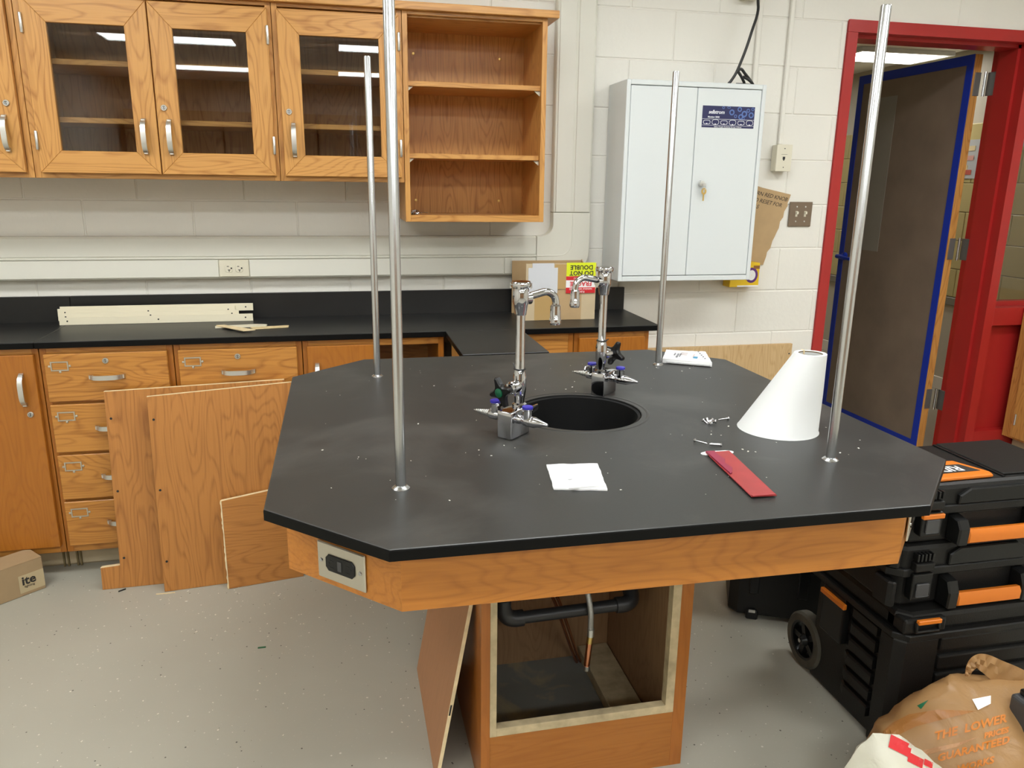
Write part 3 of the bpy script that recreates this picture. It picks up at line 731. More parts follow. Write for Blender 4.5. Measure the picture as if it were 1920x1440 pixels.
# ------------------------------------------------------------------ things on the counter
def strip(x0, x1, y, z0, h, lean, label):
    M = Matrix.Translation((x0, y, z0)) @ Matrix.Rotation(lean, 4, 'X')
    bm = B(0, x1-x0, 0, 0.004, 0, h, 0.0006)
    t = thing('shelf_strip', label, 'strip', mat=M, group=None)
    obj('bar', bm, STRIP, t, local=True)
    for f in (0.04, 0.5, 0.96):
        obj('hole', lathe(bmesh.new(), [(0.0032, 0), (0.0032, 0.0008)], 10, Matrix.Translation((f*(x1-x0), 0, h/2)) @ Matrix.Rotation(PI/2, 4, 'X')), SLOT, t, local=True, label='dark screw hole')
strip(-1.628, -0.905, 1.470, 0.9145, 0.030, -0.12, 'cream metal strip standing lowest and foremost on the counter')
strip(-1.633, -0.960, 1.480, 0.930, 0.030, -0.12, 'cream metal strip second from the front, ending short at the right')
strip(-1.636, -0.975, 1.490, 0.9455, 0.030, -0.12, 'cream metal strip third from the front, its right end short of the topmost')
strip(-1.630, -0.905, 1.500, 0.9530, 0.030, -0.12, 'rearmost cream metal strip, rising above the other three')
def shim(pts, z0, z1, m_, label):
    tag(obj('shim', prism(bmesh.new(), pts, 'z', z0, z1, 0.0008), m_), label, 'shim')
shim([(-1.035, 1.345), (-0.88, 1.37), (-0.84, 1.355), (-0.84, 1.32), (-1.03, 1.312)], 0.9145, 0.919, STRIP, 'cream wooden shim under the others on the counter')
shim([(-1.03, 1.338), (-1.0, 1.343), (-0.872, 1.222), (-0.915, 1.205)], 0.9195, 0.9235, RAW, 'pale shim lying slantwise across the cream one')
shim([(-0.90, 1.305), (-0.755, 1.325), (-0.755, 1.29), (-0.885, 1.265)], 0.9145, 0.9185, mat('shim_tan', (0.70, 0.55, 0.30), 0.6), 'tan shim pointing right on the counter')

cx = thing('cardboard_carton', 'open cardboard carton with upside-down shipping labels on the counter corner', 'box', (0.35, 1.42, 0.914))
X0, X1, Y0, Y1 = 0.202, 0.512, 1.31, 1.512
obj('front_wall', B(X0, X1, Y0, Y0+0.004, 0.9145, 1.045), CARDP, cx)
obj('front_flap', B(X0+0.004, X1+0.001, Y0-0.003, Y0+0.0012, 1.045, 1.153, ), CARDP, cx, label='raised front flap')
obj('left_wall', prism(bmesh.new(), [(Y0+0.004, 0.9145), (Y1, 0.9145), (Y1, 1.045), (Y0+0.004, 1.045)], 'x', X0, X0+0.004), CARDP, cx)
obj('right_wall', prism(bmesh.new(), [(Y0+0.004, 0.9145), (Y1, 0.9145), (Y1, 1.15), (Y0+0.004, 1.05)], 'x', X1-0.004, X1), CARD, cx)
obj('back_wall', B(X0-0.01, X1, Y1, Y1+0.004, 0.9145, 1.146), CARD, cx)
obj('bottom_panel', B(X0+0.004, X1-0.004, Y0+0.004, Y1, 0.9145, 0.918), CARD, cx)
obj('tape_band', B(0.245, 0.335, Y0-0.0008, Y0-0.0001, 0.915, 1.040), TAPE, cx, label='shiny brown parcel tape')
obj('tape_band', B(0.335, 0.45, Y0-0.0006, Y0-0.0001, 0.915, 1.043), CARD, cx)
obj('tape_band', B(0.33, 0.385, Y0-0.0042, Y0-0.0033, 1.046, 1.15), TAPE, cx)
lx0, lx1 = 0.380, 0.508
ya = Y0-0.0045
lab = obj('shipping_label', B(lx0, lx1, ya, ya+0.001, 1.100, 1.156), YEL, cx, label='acid yellow label, upside down')
text('lettering', 'DO NOT', 0.026, INK, lab, ((lx0+lx1)/2+0.002, ya-0.0005, 1.113), (-1, 0, 0), (0, 0, -1), bold=0.0006)
text('lettering', 'DOUBLE', 0.026, INK, lab, ((lx0+lx1)/2+0.002, ya-0.0005, 1.137), (-1, 0, 0), (0, 0, -1), bold=0.0006)
lab = obj('shipping_label', B(lx0-0.001, lx1, ya, ya+0.001, 1.028, 1.099), PAPER, cx, label='red and white label, upside down')
obj('red_band', B(lx0-0.001, lx1, ya-0.0006, ya-0.0001, 1.028, 1.052), LRED, lab); obj('red_band', B(lx0-0.001, lx1, ya-0.0006, ya-0.0001, 1.083, 1.099), LRED, lab)
text('lettering', 'FRAGILE', 0.026, LRED, lab, ((lx0+lx1)/2, ya-0.0005, 1.068), (-1, 0, 0), (0, 0, -1), bold=0.0006)
text('lettering', 'THANK YOU', 0.011, PAPER, lab, ((lx0+lx1)/2, ya-0.001, 1.091), (-1, 0, 0), (0, 0, -1))
text('lettering', 'HANDLE WITH CARE', 0.0105, PAPER, lab, ((lx0+lx1)/2, ya-0.001, 1.046), (-1, 0, 0), (0, 0, -1))
text('lettering', 'PLEASE', 0.011, PAPER, lab, ((lx0+lx1)/2, ya-0.001, 1.034), (-1, 0, 0), (0, 0, -1))
bm = B(0.215, 0.342, ya-0.001, ya, 1.03, 1.136); box(bm, 0.232, 0.325, ya-0.0013, ya, 1.136, 1.155)
obj('paper_pouch', bm, mat('pouch_grey', (0.62, 0.63, 0.66), 0.35), cx, label='blank white paper pouch')

# ------------------------------------------------------------------ island table
H = 0.914
tb = thing('lab_table', 'eight-sided black-topped lab table on an oak pedestal', 'table', (0, 0, 0))
OCT = [(-0.490, -0.696), (0.490, -0.704), (0.703, -0.497), (0.699, 0.485), (0.498, 0.678), (-0.484, 0.678), (-0.698, 0.475), (-0.696, -0.498)]
SKX, SKY, SKR = 0.032, -0.012, 0.158
bm = bmesh.new()
oct_v = [bm.verts.new((x, y, H)) for x, y in OCT]
oe = [bm.edges.new((oct_v[i], oct_v[(i+1) % 8])) for i in range(8)]
NS = 48
cv = [bm.verts.new((SKX+SKR*math.cos(2*PI*i/NS), SKY+SKR*math.sin(2*PI*i/NS), H)) for i in range(NS)]
ce = [bm.edges.new((cv[i], cv[(i+1) % NS])) for i in range(NS)]
r = bmesh.ops.triangle_fill(bm, edges=oe+ce, use_beauty=True)
fs = [f for f in bm.faces if f.calc_area() > 0 and (f.calc_center_median()-Vector((SKX, SKY, H))).length > 0]
bad = [f for f in bm.faces if all((v.co-Vector((SKX, SKY, H))).length < SKR+0.001 for v in f.verts)]
bmesh.ops.delete(bm, geom=bad, context='FACES_ONLY')
ex = bmesh.ops.extrude_face_region(bm, geom=bm.faces[:])
bmesh.ops.translate(bm, vec=(0, 0, -0.0205), verts=[v for v in ex['geom'] if isinstance(v, bmesh.types.BMVert)])
bmesh.ops.recalc_face_normals(bm, faces=bm.faces)
es = [e for e in bm.edges if len(e.link_faces) == 2 and all(abs(v.co.z-H) < 1e-5 for v in e.verts) and any(abs(f.normal.z) < 0.3 for f in e.link_faces)]
bmesh.ops.bevel(bm, geom=es, offset=0.003, segments=2, affect='EDGES', profile=0.5)
two_tone(obj('tabletop', bm, EPOXY, tb, label='matt black resin slab'))
AZ0, AZ1 = 0.746, 0.8930
AP = [(-0.466, -0.60), (0.520, -0.612), (0.678, -0.452), (0.675, 0.44), (0.49, 0.61), (-0.466, 0.61), (-0.667, 0.41), (-0.667, -0.40)]
def offset_poly(P, d):
    n = len(P); out = []
    for i in range(n):
        a, b, c = Vector(P[i-1]), Vector(P[i]), Vector(P[(i+1) % n])
        e1 = (b-a).normalized(); e2 = (c-b).normalized(); n1 = Vector((-e1.y, e1.x)); n2 = Vector((-e2.y, e2.x))
        bis = (n1+n2).normalized(); out.append(b + bis*d/max(bis.dot(n1), 0.2))
    return out
AI = offset_poly(AP, 0.02)
for i in range(8):
    j = (i+1) % 8
    obj('apron_panel', prism(bmesh.new(), [AP[i], AP[j], AI[j], AI[i]], 'z', AZ0, AZ1, 0.0006), APRX if i in (0, 4) else APRY if i in (2, 6) else APRX, tb)
# pedestal (front opening cut through, raw edges)
PX0, PX1, PY0, PY1 = -0.26, 0.274, -0.24, 0.30
OX0, OX1, OZ0 = -0.222, 0.219, 0.186
for nm, bmm, mt_ in (
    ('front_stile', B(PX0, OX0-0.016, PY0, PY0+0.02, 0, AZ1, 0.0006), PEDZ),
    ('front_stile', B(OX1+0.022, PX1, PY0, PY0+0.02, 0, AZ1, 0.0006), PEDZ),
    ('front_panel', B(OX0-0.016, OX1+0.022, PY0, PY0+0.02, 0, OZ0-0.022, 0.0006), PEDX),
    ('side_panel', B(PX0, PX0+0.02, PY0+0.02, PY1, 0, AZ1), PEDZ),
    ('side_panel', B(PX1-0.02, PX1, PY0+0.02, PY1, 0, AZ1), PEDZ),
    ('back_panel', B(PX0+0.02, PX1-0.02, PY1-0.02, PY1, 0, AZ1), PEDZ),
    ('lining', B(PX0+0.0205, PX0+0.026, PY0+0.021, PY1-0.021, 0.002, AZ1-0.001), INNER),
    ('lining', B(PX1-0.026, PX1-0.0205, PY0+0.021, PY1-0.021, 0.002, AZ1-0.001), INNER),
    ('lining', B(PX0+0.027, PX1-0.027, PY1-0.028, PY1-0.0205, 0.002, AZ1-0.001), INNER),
    ('raw_edge', B(OX0-0.016, OX0, PY0-0.001, PY0+0.022, OZ0-0.022, AZ1-0.001), RAWD),
    ('raw_edge', B(OX1, OX1+0.022, PY0-0.001, PY0+0.024, OZ0-0.022, AZ1-0.001), RAWD),
    ('raw_edge', B(OX0, OX1, PY0-0.0015, PY0+0.022, OZ0-0.022, OZ0, 0.0008), RAWD),
    ('floor_patch', B(PX0+0.026, PX1-0.026, PY0+0.021, PY1-0.028, 0.0005, 0.003), CONC)):
    o = obj(nm, bmm, mt_, tb)
    if nm == 'raw_edge': o['label'] = 'pale raw-cut edge of the opening'
    if nm == 'floor_patch': o['label'] = 'bare stained concrete inside the pedestal'
# plywood plies on the raw bottom edge
for i in range(22):
    x = OX0+0.01+random.random()*(OX1-OX0-0.02)
obj('cleat', B(0.148, 0.245, PY0+0.03, PY1-0.03, 0.003, 0.040, 0.002), RAWD, tb, label='flat two-by-four inside the pedestal')
obj('cleat', B(PX0+0.027, PX0+0.05, PY0+0.03, PY1-0.03, 0.003, 0.040, 0.002), RAWD, tb)
# outlets on the two front chamfers
def gfci(c, n, label):
    n = Vector(n).normalized(); x = Vector((-n.y, n.x, 0)); x = -x if x.x < 0 else x
    M = frame(c, x, (0, 0, 1))
    if M.col[2].to_3d().dot(n) < 0: M = frame(c, -x, (0, 0, 1))
    t = thing('table_outlet', label, 'outlet', mat=M)
    obj('outlet_plate', prism(bmesh.new(), rounded(0.118, 0.073, 0.002, 2), 'z', 0, 0.0055, 0.002), STAIN, t, local=True)
    rc = obj('receptacle', prism(bmesh.new(), [(-0.036, -0.009), (-0.029, -0.0165), (0.029, -0.0165), (0.036, -0.009), (0.036, 0.009), (0.029, 0.0165), (-0.029, 0.0165), (-0.036, 0.009)], 'z', 0.0056, 0.008, 0.0008), BLACK2, t, local=True)
    bm = bmesh.new()
    for s in (-1, 1):
        a = 0.020*s
        box(bm, a-0.004, a+0.004, 0.005, 0.0065, 0.0081, 0.0085); box(bm, a-0.004, a+0.004, -0.0085, -0.007, 0.0081, 0.0085)
        lathe(bm, [(0.0022, 0.0081), (0.0022, 0.0085)], 8, Matrix.Translation((a+0.007*s, 0, 0)))
    obj('slots', bm, SLOT, rc, local=True)
    obj('test_button', B(-0.005, 0.005, -0.010, 0.010, 0.0081, 0.0092, 0.0004), DGREY, rc, local=True)
    for s in (-1, 1):
        obj('screw', Lz([(0.0042, 0.0056), (0.0036, 0.0075), (0, 0.0078)], 12, Matrix.Translation((0.0485*s, 0, 0))), CHROME, t, local=True, smooth=True)
pd = (Vector(AP[0])+Vector(AP[7]))/2; nd = Vector((AP[0][1]-AP[7][1], AP[7][0]-AP[0][0]))
gfci((-0.5645, -0.5022, 0.7955), (-0.2, -0.201, 0), 'steel plated black outlet on the table apron, left front corner')
gfci((0.6008, -0.5335, 0.81), (0.16, -0.158, 0), 'outlet plate seen edge-on at the right front corner of the apron')

# sink
sk = thing('sink_basin', 'round black cup sink sunk in the middle of the tabletop', 'sink', (SKX, SKY, 0.66))
M = Matrix.Translation((SKX, SKY, 0))
obj('bowl', Lz([(0.0, 0.662), (0.09, 0.665), (0.125, 0.68), (0.14, 0.72), (0.148, 0.86), (0.150, 0.908), (0.156, 0.9105), (0.156, 0.86), (0.15, 0.72), (0.13, 0.67), (0.09, 0.655), (0.0, 0.652)], 48, M, cap=False), SINKM, sk, smooth=True)
obj('rim_groove', Lz([(0.1705, 0.9138), (0.173, 0.9152), (0.1775, 0.9152), (0.180, 0.9138)], 48, M, cap=False), EPOXY, sk, smooth=True)
obj('drain', Lz([(0.0, 0.668), (0.03, 0.668), (0.032, 0.664)], 20, M, cap=False), STEEL, sk)

# ------------------------------------------------------------------ support rods
RODS = [((-0.452, -0.446), 'aluminium rod standing at the left front of the table', 0.0), ((-0.452, 0.437), 'aluminium rod at the left back of the table', 0), ((0.441, 0.446), 'aluminium rod at the right back of the table beside the manual', 0), ((0.451, -0.456), 'aluminium rod at the right front, beside the white cone', 0)]
rp = None
for (x, y), lb, _ in RODS:
    if rp is None:
        rp = thing('support_rod', lb, 'rod', (0, 0, 0), group='aluminium uprights on the table')
        obj('shaft', Lz([(0.0097, 0.003), (0.0097, 0.881), (0.0086, 0.884), (0.0, 0.884)], 24), ALU, rp, local=True, smooth=True)
        obj('flange', Lz([(0.0175, 0.0), (0.0172, 0.002), (0.013, 0.0055), (0.010, 0.007)], 24), ALU, rp, local=True, smooth=True)
        rp.location = (x, y, H+0.0004); continue
    copy_tree(rp, lb, Matrix.Translation((x, y, H+0.0004)))

# ------------------------------------------------------------------ faucets (local: +X toward the sink, block 0.10 long)
def faucet(loc, rotz, label, ser):
    M0 = Matrix.Translation(loc) @ Matrix.Rotation(rotz, 4, 'Z')
    f = thing('lab_faucet', label, 'faucet', mat=M0, group='gooseneck faucets either side of the sink')
    obj('turret_block', B(-0.0375, 0.0375, -0.020, 0.020, 0.0003, 0.064, 0.003, 3), CHROME, f, local=True, smooth=True)
    RX = 0.022
    obj('riser', Lz([(0.017, 0.064), (0.017, 0.07), (0.0115, 0.073), (0.0115, 0.082), (0.0125, 0.086), (0.0155, 0.105), (0.0155, 0.135), (0.012, 0.150), (0.0105, 0.153), (0.0105, 0.282)], 24, Matrix.Translation((RX, 0, 0))), CHROME, f, local=True, smooth=True)
    vb = obj('vacuum_breaker', Lz([(0.0125, 0.276), (0.0135, 0.28), (0.016, 0.298), (0.0185, 0.304), (0.0185, 0.335), (0.0165, 0.338)], 24, Matrix.Translation((RX, 0, 0))), CHROME, f, local=True, smooth=True)
    bm = Lz([(0.0165, 0.338), (0.0225, 0.3385), (0.0235, 0.342), (0.0235, 0.347), (0.021, 0.3505), (0, 0.3505)], 24, Matrix.Translation((RX, 0, 0)))
    for k in range(4):
        a = PI/2*k+0.4; box(bm, -0.003, 0.003, 0.021, 0.0245, 0.335, 0.3475, M=Matrix.Translation((RX, 0, 0)) @ Matrix.Rotation(a, 4, 'Z'))
    obj('vent_cap', bm, CHROME, vb, local=True, smooth=True)
    SR = Matrix.Translation((RX, 0, 0)) @ Matrix.Rotation(math.radians(-28), 4, 'Z')
    pth = [SR @ p_ for p_ in smooth_path([(0.010, 0, 0.314), (0.04, 0, 0.320), (0.066, 0, 0.324), (0.084, 0, 0.315), (0.090, 0, 0.300), (0.090, 0, 0.288)], 6)]
    obj('spout', T(pth, 0.0085, 14), CHROME, f, local=True, smooth=True)
    sp = obj('collar', Lz([(0.0135, 0.300), (0.0135, 0.314)], 20, SR @ Matrix.Translation((0.017, 0, 0.312)) @ Matrix.Rotation(PI/2, 4, 'Y') @ Matrix.Translation((0, 0, -0.307))), CHROME, f, local=True, smooth=True)
    obj('aerator', Lz([(0.0, 0.224), (0.0125, 0.224), (0.0135, 0.228), (0.0135, 0.238), (0.0122, 0.240), (0.0122, 0.252), (0.0118, 0.254), (0.0118, 0.267), (0.009, 0.270)], 20, SR @ Matrix.Translation((0.090, 0, 0.024))), CHROME, f, local=True, smooth=True)
    # valve on the outer side of the riser with a black four-armed wheel
    d = Vector((-0.98, 0.16, -0.10)).normalized(); p0 = Vector((RX, 0, 0.114))
    MV = along(p0, d)
    v = obj('valve_body', Lz([(0.012, 0.0), (0.0155, 0.012), (0.0155, 0.026), (0.013, 0.028), (0.013, 0.036), (0.008, 0.038), (0.008, 0.06)], 20, MV), CHROME, f, local=True, smooth=True)
    hw = bmesh.new(); pts = []
    for k in range(4):
        a0 = PI/2*k+0.35
        for rr, da in ((0.0175, -PI/4), (0.0190, -0.52), (0.0235, -0.33), (0.0300, -0.205), (0.0340, -0.14), (0.0352, 0.0), (0.0340, 0.14), (0.0300, 0.205), (0.0235, 0.33), (0.0190, 0.52)):
            pts.append((rr*math.cos(a0+da), rr*math.sin(a0+da)))
    prism(hw, pts, 'z', 0.052, 0.067, 0.003, M=MV)
    h = obj('hand_wheel', hw, BLACK2, f, local=True, smooth=True, label='black four-armed plastic wheel')
    obj('index_button', Lz([(0.0105, 0.067), (0.0105, 0.0695), (0.0085, 0.071), (0, 0.071)], 20, MV), CGREEN, h, local=True, smooth=True, label='green button')
    # gas cocks left and right
    for s in (-1, 1):
        S = Matrix.Rotation(PI/2*(1-s)/1 if False else 0, 4, 'Z')
        gx = -0.010
        D = along((gx, 0.020*s, 0.044), (0, s, 0))
        obj('cock_body', Lz([(0.0105, 0), (0.0105, 0.006), (0.0095, 0.008), (0.0095, 0.014), (0.0125, 0.018), (0.0125, 0.036), (0.0115, 0.038)], 18, D), CHROME, f, local=True, smooth=True)
        if s == ser:   # serrated tip
            prof = [(0.0115, 0.038)]
            for k in range(8):
                z = 0.040+k*0.0055; rr = 0.0094-k*0.00085; prof += [(rr, z), (rr-0.0022, z+0.0045)]
            prof += [(0.0014, 0.086), (0, 0.0865)]
        else:
            prof = [(0.0125, 0.038), (0.0125, 0.044), (0.0112, 0.047), (0.0036, 0.076), (0.0022, 0.078), (0, 0.078)]
        obj('hose_nozzle', Lz(prof, 16, D), SATIN if s == ser else CHROME, f, local=True, smooth=True)
        C = Matrix.Translation((gx, (0.020+0.024)*s, 0.044))
        obj('cock_stem', Lz([(0.0115, 0.006), (0.0115, 0.026), (0.0105, 0.0265), (0.0105, 0.029)], 18, C), CHROME, f, local=True, smooth=True)
        obj('index_cap', Lz([(0.0124, 0.029), (0.0128, 0.031), (0.012, 0.0345), (0, 0.036)], 18, C), CBLUE, f, local=True, smooth=True, label='blue cap')
        bm = prism(bmesh.new(), [(0.006, 0.012), (0.040, 0.017), (0.044, 0.023), (0.040, 0.031), (0.012, 0.031), (0.006, 0.028)], 'y', -0.002, 0.002, 0.0006, M=C)
        obj('lever', bm, CHROME, f, local=True)
    return f
FA = faucet((-0.1735, -0.1705, H), math.radians(43), 'chrome lab faucet at the near left edge of the sink, black wheel toward the camera', 1)
FB = faucet((0.1520, 0.1450, H), math.radians(223), 'chrome lab faucet at the far right edge of the sink, showing its back', -1)
# zip ties: one per faucet
for M0, lb, s in ((FA.matrix_world, 'black cable tie round the near faucet riser', 1), (FB.matrix_world, 'black cable tie round the far faucet riser', -1)):
    bm = bmesh.new(); n = 20
    tube(bm, [M0 @ Vector((0.022+0.0128*math.cos(2*PI*i/n), 0.0128*math.sin(2*PI*i/n), 0.152)) for i in range(n+1)], 0.0017, 6)
    tube(bm, [M0 @ Vector((0.022, -0.0128, 0.152)), M0 @ Vector((-0.004, -0.022, 0.146)), M0 @ Vector((-0.022, -0.032, 0.138))], 0.0014, 6)
    tube(bm, [M0 @ Vector((0.022, 0.0128, 0.152)), M0 @ Vector((0.030, 0.024, 0.160))], 0.0014, 6)
    tag(obj('cable_tie', bm, CORD), lb, 'cable tie')

# ------------------------------------------------------------------ loose items on the table
sh = thing('white_cone_shade', 'white tapered cone standing on the right of the tabletop', 'cone', (0.457, -0.230, H+0.0005))
bm = bmesh.new(); n = 48
c0, c1 = Vector((0.459, -0.236, H+0.0006)), Vector((0.518, -0.247, 1.099))
def ring(c, r): return [bm.verts.new(c+Vector((r*math.cos(2*PI*i/n), r*math.sin(2*PI*i/n), 0))) for i in range(n)]
rs = [ring(c0, 0.0935), ring(c0+Vector((0, 0, 0.003)), 0.091), ring(c0.lerp(c1, 0.5), 0.0645), ring(c1, 0.0365), ring(c1, 0.0275), ring(c1-Vector((0, 0, 0.02)), 0.0285), ring(c0.lerp(c1, 0.5), 0.055), ring(c0, 0.083)]
for a, b in zip(rs, rs[1:]):
    for i in range(n): bm.faces.new((a[i], a[(i+1) % n], b[(i+1) % n], b[i]))
obj('shell', bm, PAPERB, sh, smooth=True)
bm = bmesh.new(); rs = [ring(c1-Vector((0, 0, 0.001)), 0.0274), ring(c1-Vector((0, 0, 0.06)), 0.034)]
for i in range(n): bm.faces.new((rs[0][i], rs[1][i], rs[1][(i+1) % n], rs[0][(i+1) % n]))
obj('inner_liner', bm, mat('liner_brown', (0.22, 0.15, 0.085), 0.7), sh, smooth=True, label='brown lining inside the mouth')
obj('seam', B(c1.x-0.0012, c1.x+0.0012, c1.y+0.0255, c1.y+0.0372, 1.06, 1.1005), RAW, sh)

def quad_sheet(name, P, th, mt_, label, cat, nx=12, ny=12, puff=0.0, wav=0.0, z=H, seed=0):
    """sheet over a quad with thickness and soft waves"""
    bm = bmesh.new(); P = [Vector((p[0], p[1], 0)) for p in P]
    def pt(u, v): return P[0].lerp(P[1], u).lerp(P[3].lerp(P[2], u), v)
    top = []; bot = []
    for j in range(ny+1):
        for i in range(nx+1):
            u, v = i/nx, j/ny; q = pt(u, v)
            e = 16*u*(1-u)*v*(1-v)
            w = wav*noise.noise(Vector((u*3+seed, v*3, 0.3)))
            edge = 0.0025*noise.noise(Vector((u*5+seed, v*5, 2.0))) if (i in (0, nx) or j in (0, ny)) else 0
            q = q+Vector((edge, edge, 0))
            top.append(bm.verts.new((q.x, q.y, z+0.0006+th+abs(w)+puff*min(1, e*1.5))))
            bot.append(bm.verts.new((q.x, q.y, z+0.0006)))
    W1 = nx+1
    for j in range(ny):
        for i in range(nx):
            a = j*W1+i
            bm.faces.new((top[a], top[a+1], top[a+1+W1], top[a+W1])); bm.faces.new((bot[a], bot[a+W1], bot[a+1+W1], bot[a+1]))
    bd = [i for i in range(nx+1)] + [j*W1+nx for j in range(1, ny+1)] + [ny*W1+i for i in range(nx-1, -1, -1)] + [j*W1 for j in range(ny-1, 0, -1)]
    for a, b in zip(bd, bd[1:]+bd[:1]): bm.faces.new((top[a], bot[a], bot[b], top[b]))
    bmesh.ops.recalc_face_normals(bm, faces=bm.faces)
    t = thing(name, label, cat, (*((P[0]+P[2])/2).to_2d(), z)); ob = obj('sheet' if th < 0.004 else 'cover', bm, mt_, t, smooth=True)
    return t, pt
pk, ptf = quad_sheet('paper_packet', [(-0.170, -0.507), (-0.072, -0.531), (-0.046, -0.394), (-0.151, -0.381)], 0.003, PAPER, 'small puffy white paper packet near the front of the table', 'packet', puff=0.006, wav=0.002)
for u, v, w, hh in ((0.28, 0.2, 0.012, 0.006), (0.3, 0.1, 0.010, 0.003)):
    q = ptf(u, v); obj('print_patch', B(q.x, q.x+w, q.y, q.y+hh, H+0.0125, H+0.0135), mat('pale_print', (0.62, 0.62, 0.66), 0.7), pk)
obj('fold', B(-0.145, -0.075, -0.5215, -0.5195, H+0.006, H+0.0085, M=None), PAPER, pk)
bk, ptf = quad_sheet('paper_manual', [(0.466, 0.470), (0.600, 0.388), (0.655, 0.549), (0.535, 0.600)], 0.013, PAPER, 'thick white bagged manual at the foot of the right back rod', 'booklet', puff=0.004, wav=0.004, seed=4)
dx = (Vector((0.600, 0.388, 0))-Vector((0.466, 0.470, 0))).normalized(); dy = Vector((-dx.y, dx.x, 0))
for u, v, wd, ln, mt_ in ((0.30, 0.30, 0.006, 0.055, PRINT), (0.36, 0.35, 0.004, 0.05, PRINT), (0.24, 0.42, 0.004, 0.03, PRINT), (0.45, 0.5, 0.022, 0.045, mat('pale_print_b', (0.60, 0.55, 0.55), 0.7)), (0.68, 0.22, 0.014, 0.022, PRINTB), (0.65, 0.35, 0.004, 0.05, mat('pale_print_c', (0.65, 0.5, 0.48), 0.7)),
                          (0.88, 0.2, 0.005, 0.005, PRINT), (0.86, 0.35, 0.005, 0.005, PRINT), (0.84, 0.5, 0.005, 0.005, PRINT), (0.82, 0.65, 0.005, 0.005, PRINT), (0.80, 0.8, 0.005, 0.005, PRINT)):
    q = ptf(u, v); M = frame((q.x, q.y, H+0.019), dx, dy); obj('print_patch', B(-wd/2, wd/2, -ln/2, ln/2, -0.001, 0.0012, M=M), mt_, bk)
obj('inner_sheet', B(-0.068, 0.072, -0.003, 0.004, 0.003, 0.007, M=frame((0.533, 0.424, H), dx, dy)), mat('page_grey', (0.55, 0.55, 0.55), 0.6), bk)

tg = tag(obj('white_tag', prism(bmesh.new(), [(0.233+0.034*math.cos(a)*(1+0.12*math.cos(2*a)), -0.373+0.014*math.sin(a)*(1+0.25*math.cos(2*a))) for a in [2*PI*i/24 for i in range(24)]], 'z', H+0.0004, H+0.002), PAPER), 'white oval tag under the top of the red strip', 'tag')
rd = thing('red_strip', 'folded red card strip lying on the right front of the table', 'strip', (0.22, -0.49, H))
obj('card', prism(bmesh.new(), [(0.206, -0.371), (0.262, -0.372), (0.2295, -0.617), (0.1795, -0.614), (0.1805, -0.604)], 'z', H+0.0024, H+0.0044, 0.0004), REDS, rd)
obj('card_fold', prism(bmesh.new(), [(0.206, -0.372), (0.226, -0.374), (0.222, -0.40), (0.224, -0.425), (0.213, -0.445), (0.214, -0.475), (0.2005, -0.50), (0.1945, -0.505)], 'z', H+0.0046, H+0.0072, 0.0004), REDD, rd, label='darker torn fold along the left edge')
obj('bottom_fold', B(0.181, 0.228, -0.6165, -0.611, H+0.0046, H+0.0062), REDS, rd)

def screw(p, d, label, group, **k):
    return tag(obj('machine_screw', screw_bm(bmesh.new(), p, d, **k), CHROME, smooth=True), label, 'screw', group=group)
S = 'loose screws beside the white cone'
screw((0.372, -0.152, H+0.0045), (0.95, 0.25, -0.02), 'single screw nearest the white cone, lying level', S, L=0.03, r=0.0019)
screw((0.219, -0.297, H+0.0045), (-0.6, 0.8, 0.02), 'screw just above the red strip, head to the left', S, L=0.03, r=0.0019)
screw((0.259, -0.333, H+0.0045), (0.9, -0.35, 0.0), 'screw just above the red strip, head to the right', S, L=0.024, r=0.003)
for i, (a, b, d, z) in enumerate(((0.303, -0.165, (-0.5, 0.5, 0.45), 0.006), (0.315, -0.158, (0.2, 0.9, 0.3), 0.006), (0.322, -0.166, (0.9, 0.2, 0.35), 0.007), (0.312, -0.180, (0.1, -0.9, 0.2), 0.005), (0.326, -0.175, (0.7, -0.6, 0.2), 0.006))):
    tag(obj('machine_screw', screw_bm(bmesh.new(), (a, b, H+z), d, L=0.016, r=0.0026, head=0.0050), CHROME, smooth=True), 'screw in the tight little pile of shiny screws left of the white cone', 'screw', group='piled screws on the table')
# chips and dust
bm = bmesh.new()
def chip(x, y, z, s):
    M = Matrix.Translation((x, y, z)) @ Euler((0, 0, random.random()*6)).to_matrix().to_4x4()
    box(bm, -s, s, -s*0.6, s*0.6, 0, s*0.5, M=M)
for x, y in ((-0.37, -0.52), (-0.42, -0.30), (-0.25, -0.30), (-0.27, -0.26), (-0.19, -0.26), (-0.21, -0.24), (0.11, 0.28), (0.08, 0.17), (0.06, 0.2), (0.085, 0.22), (0.3, -0.36), (0.32, -0.38), (0.305, -0.375), (0.35, -0.2), (0.40, -0.33), (0.5, -0.42), (0.56, -0.40), (0.6, -0.35), (0.42, 0.41), (0.48, 0.35), (0.52, 0.38), (0.28, -0.25), (0.3, -0.26), (0.58, -0.25), (-0.58, -0.42), (-0.6, -0.2), (-0.08, -0.46), (-0.045, -0.53), (-0.38, -0.05), (-0.3, 0.3)):
    chip(x, y, H+0.0002, random.uniform(0.0012, 0.0026))
for i in range(60): chip(random.uniform(-0.6, 0.6), random.uniform(-0.58, 0.58), H+0.0002, random.uniform(0.0006, 0.0013)) if True else None
bad = [v for v in bm.verts if (Vector((v.co.x-SKX, v.co.y-SKY))).length < 0.185]
bmesh.ops.delete(bm, geom=bad, context='VERTS')
tag(obj('plaster_chips', bm, mat('chip_white', (0.75, 0.73, 0.66), 0.8)), 'white crumbs and chips scattered over the black tabletop', 'crumbs', kind='stuff')

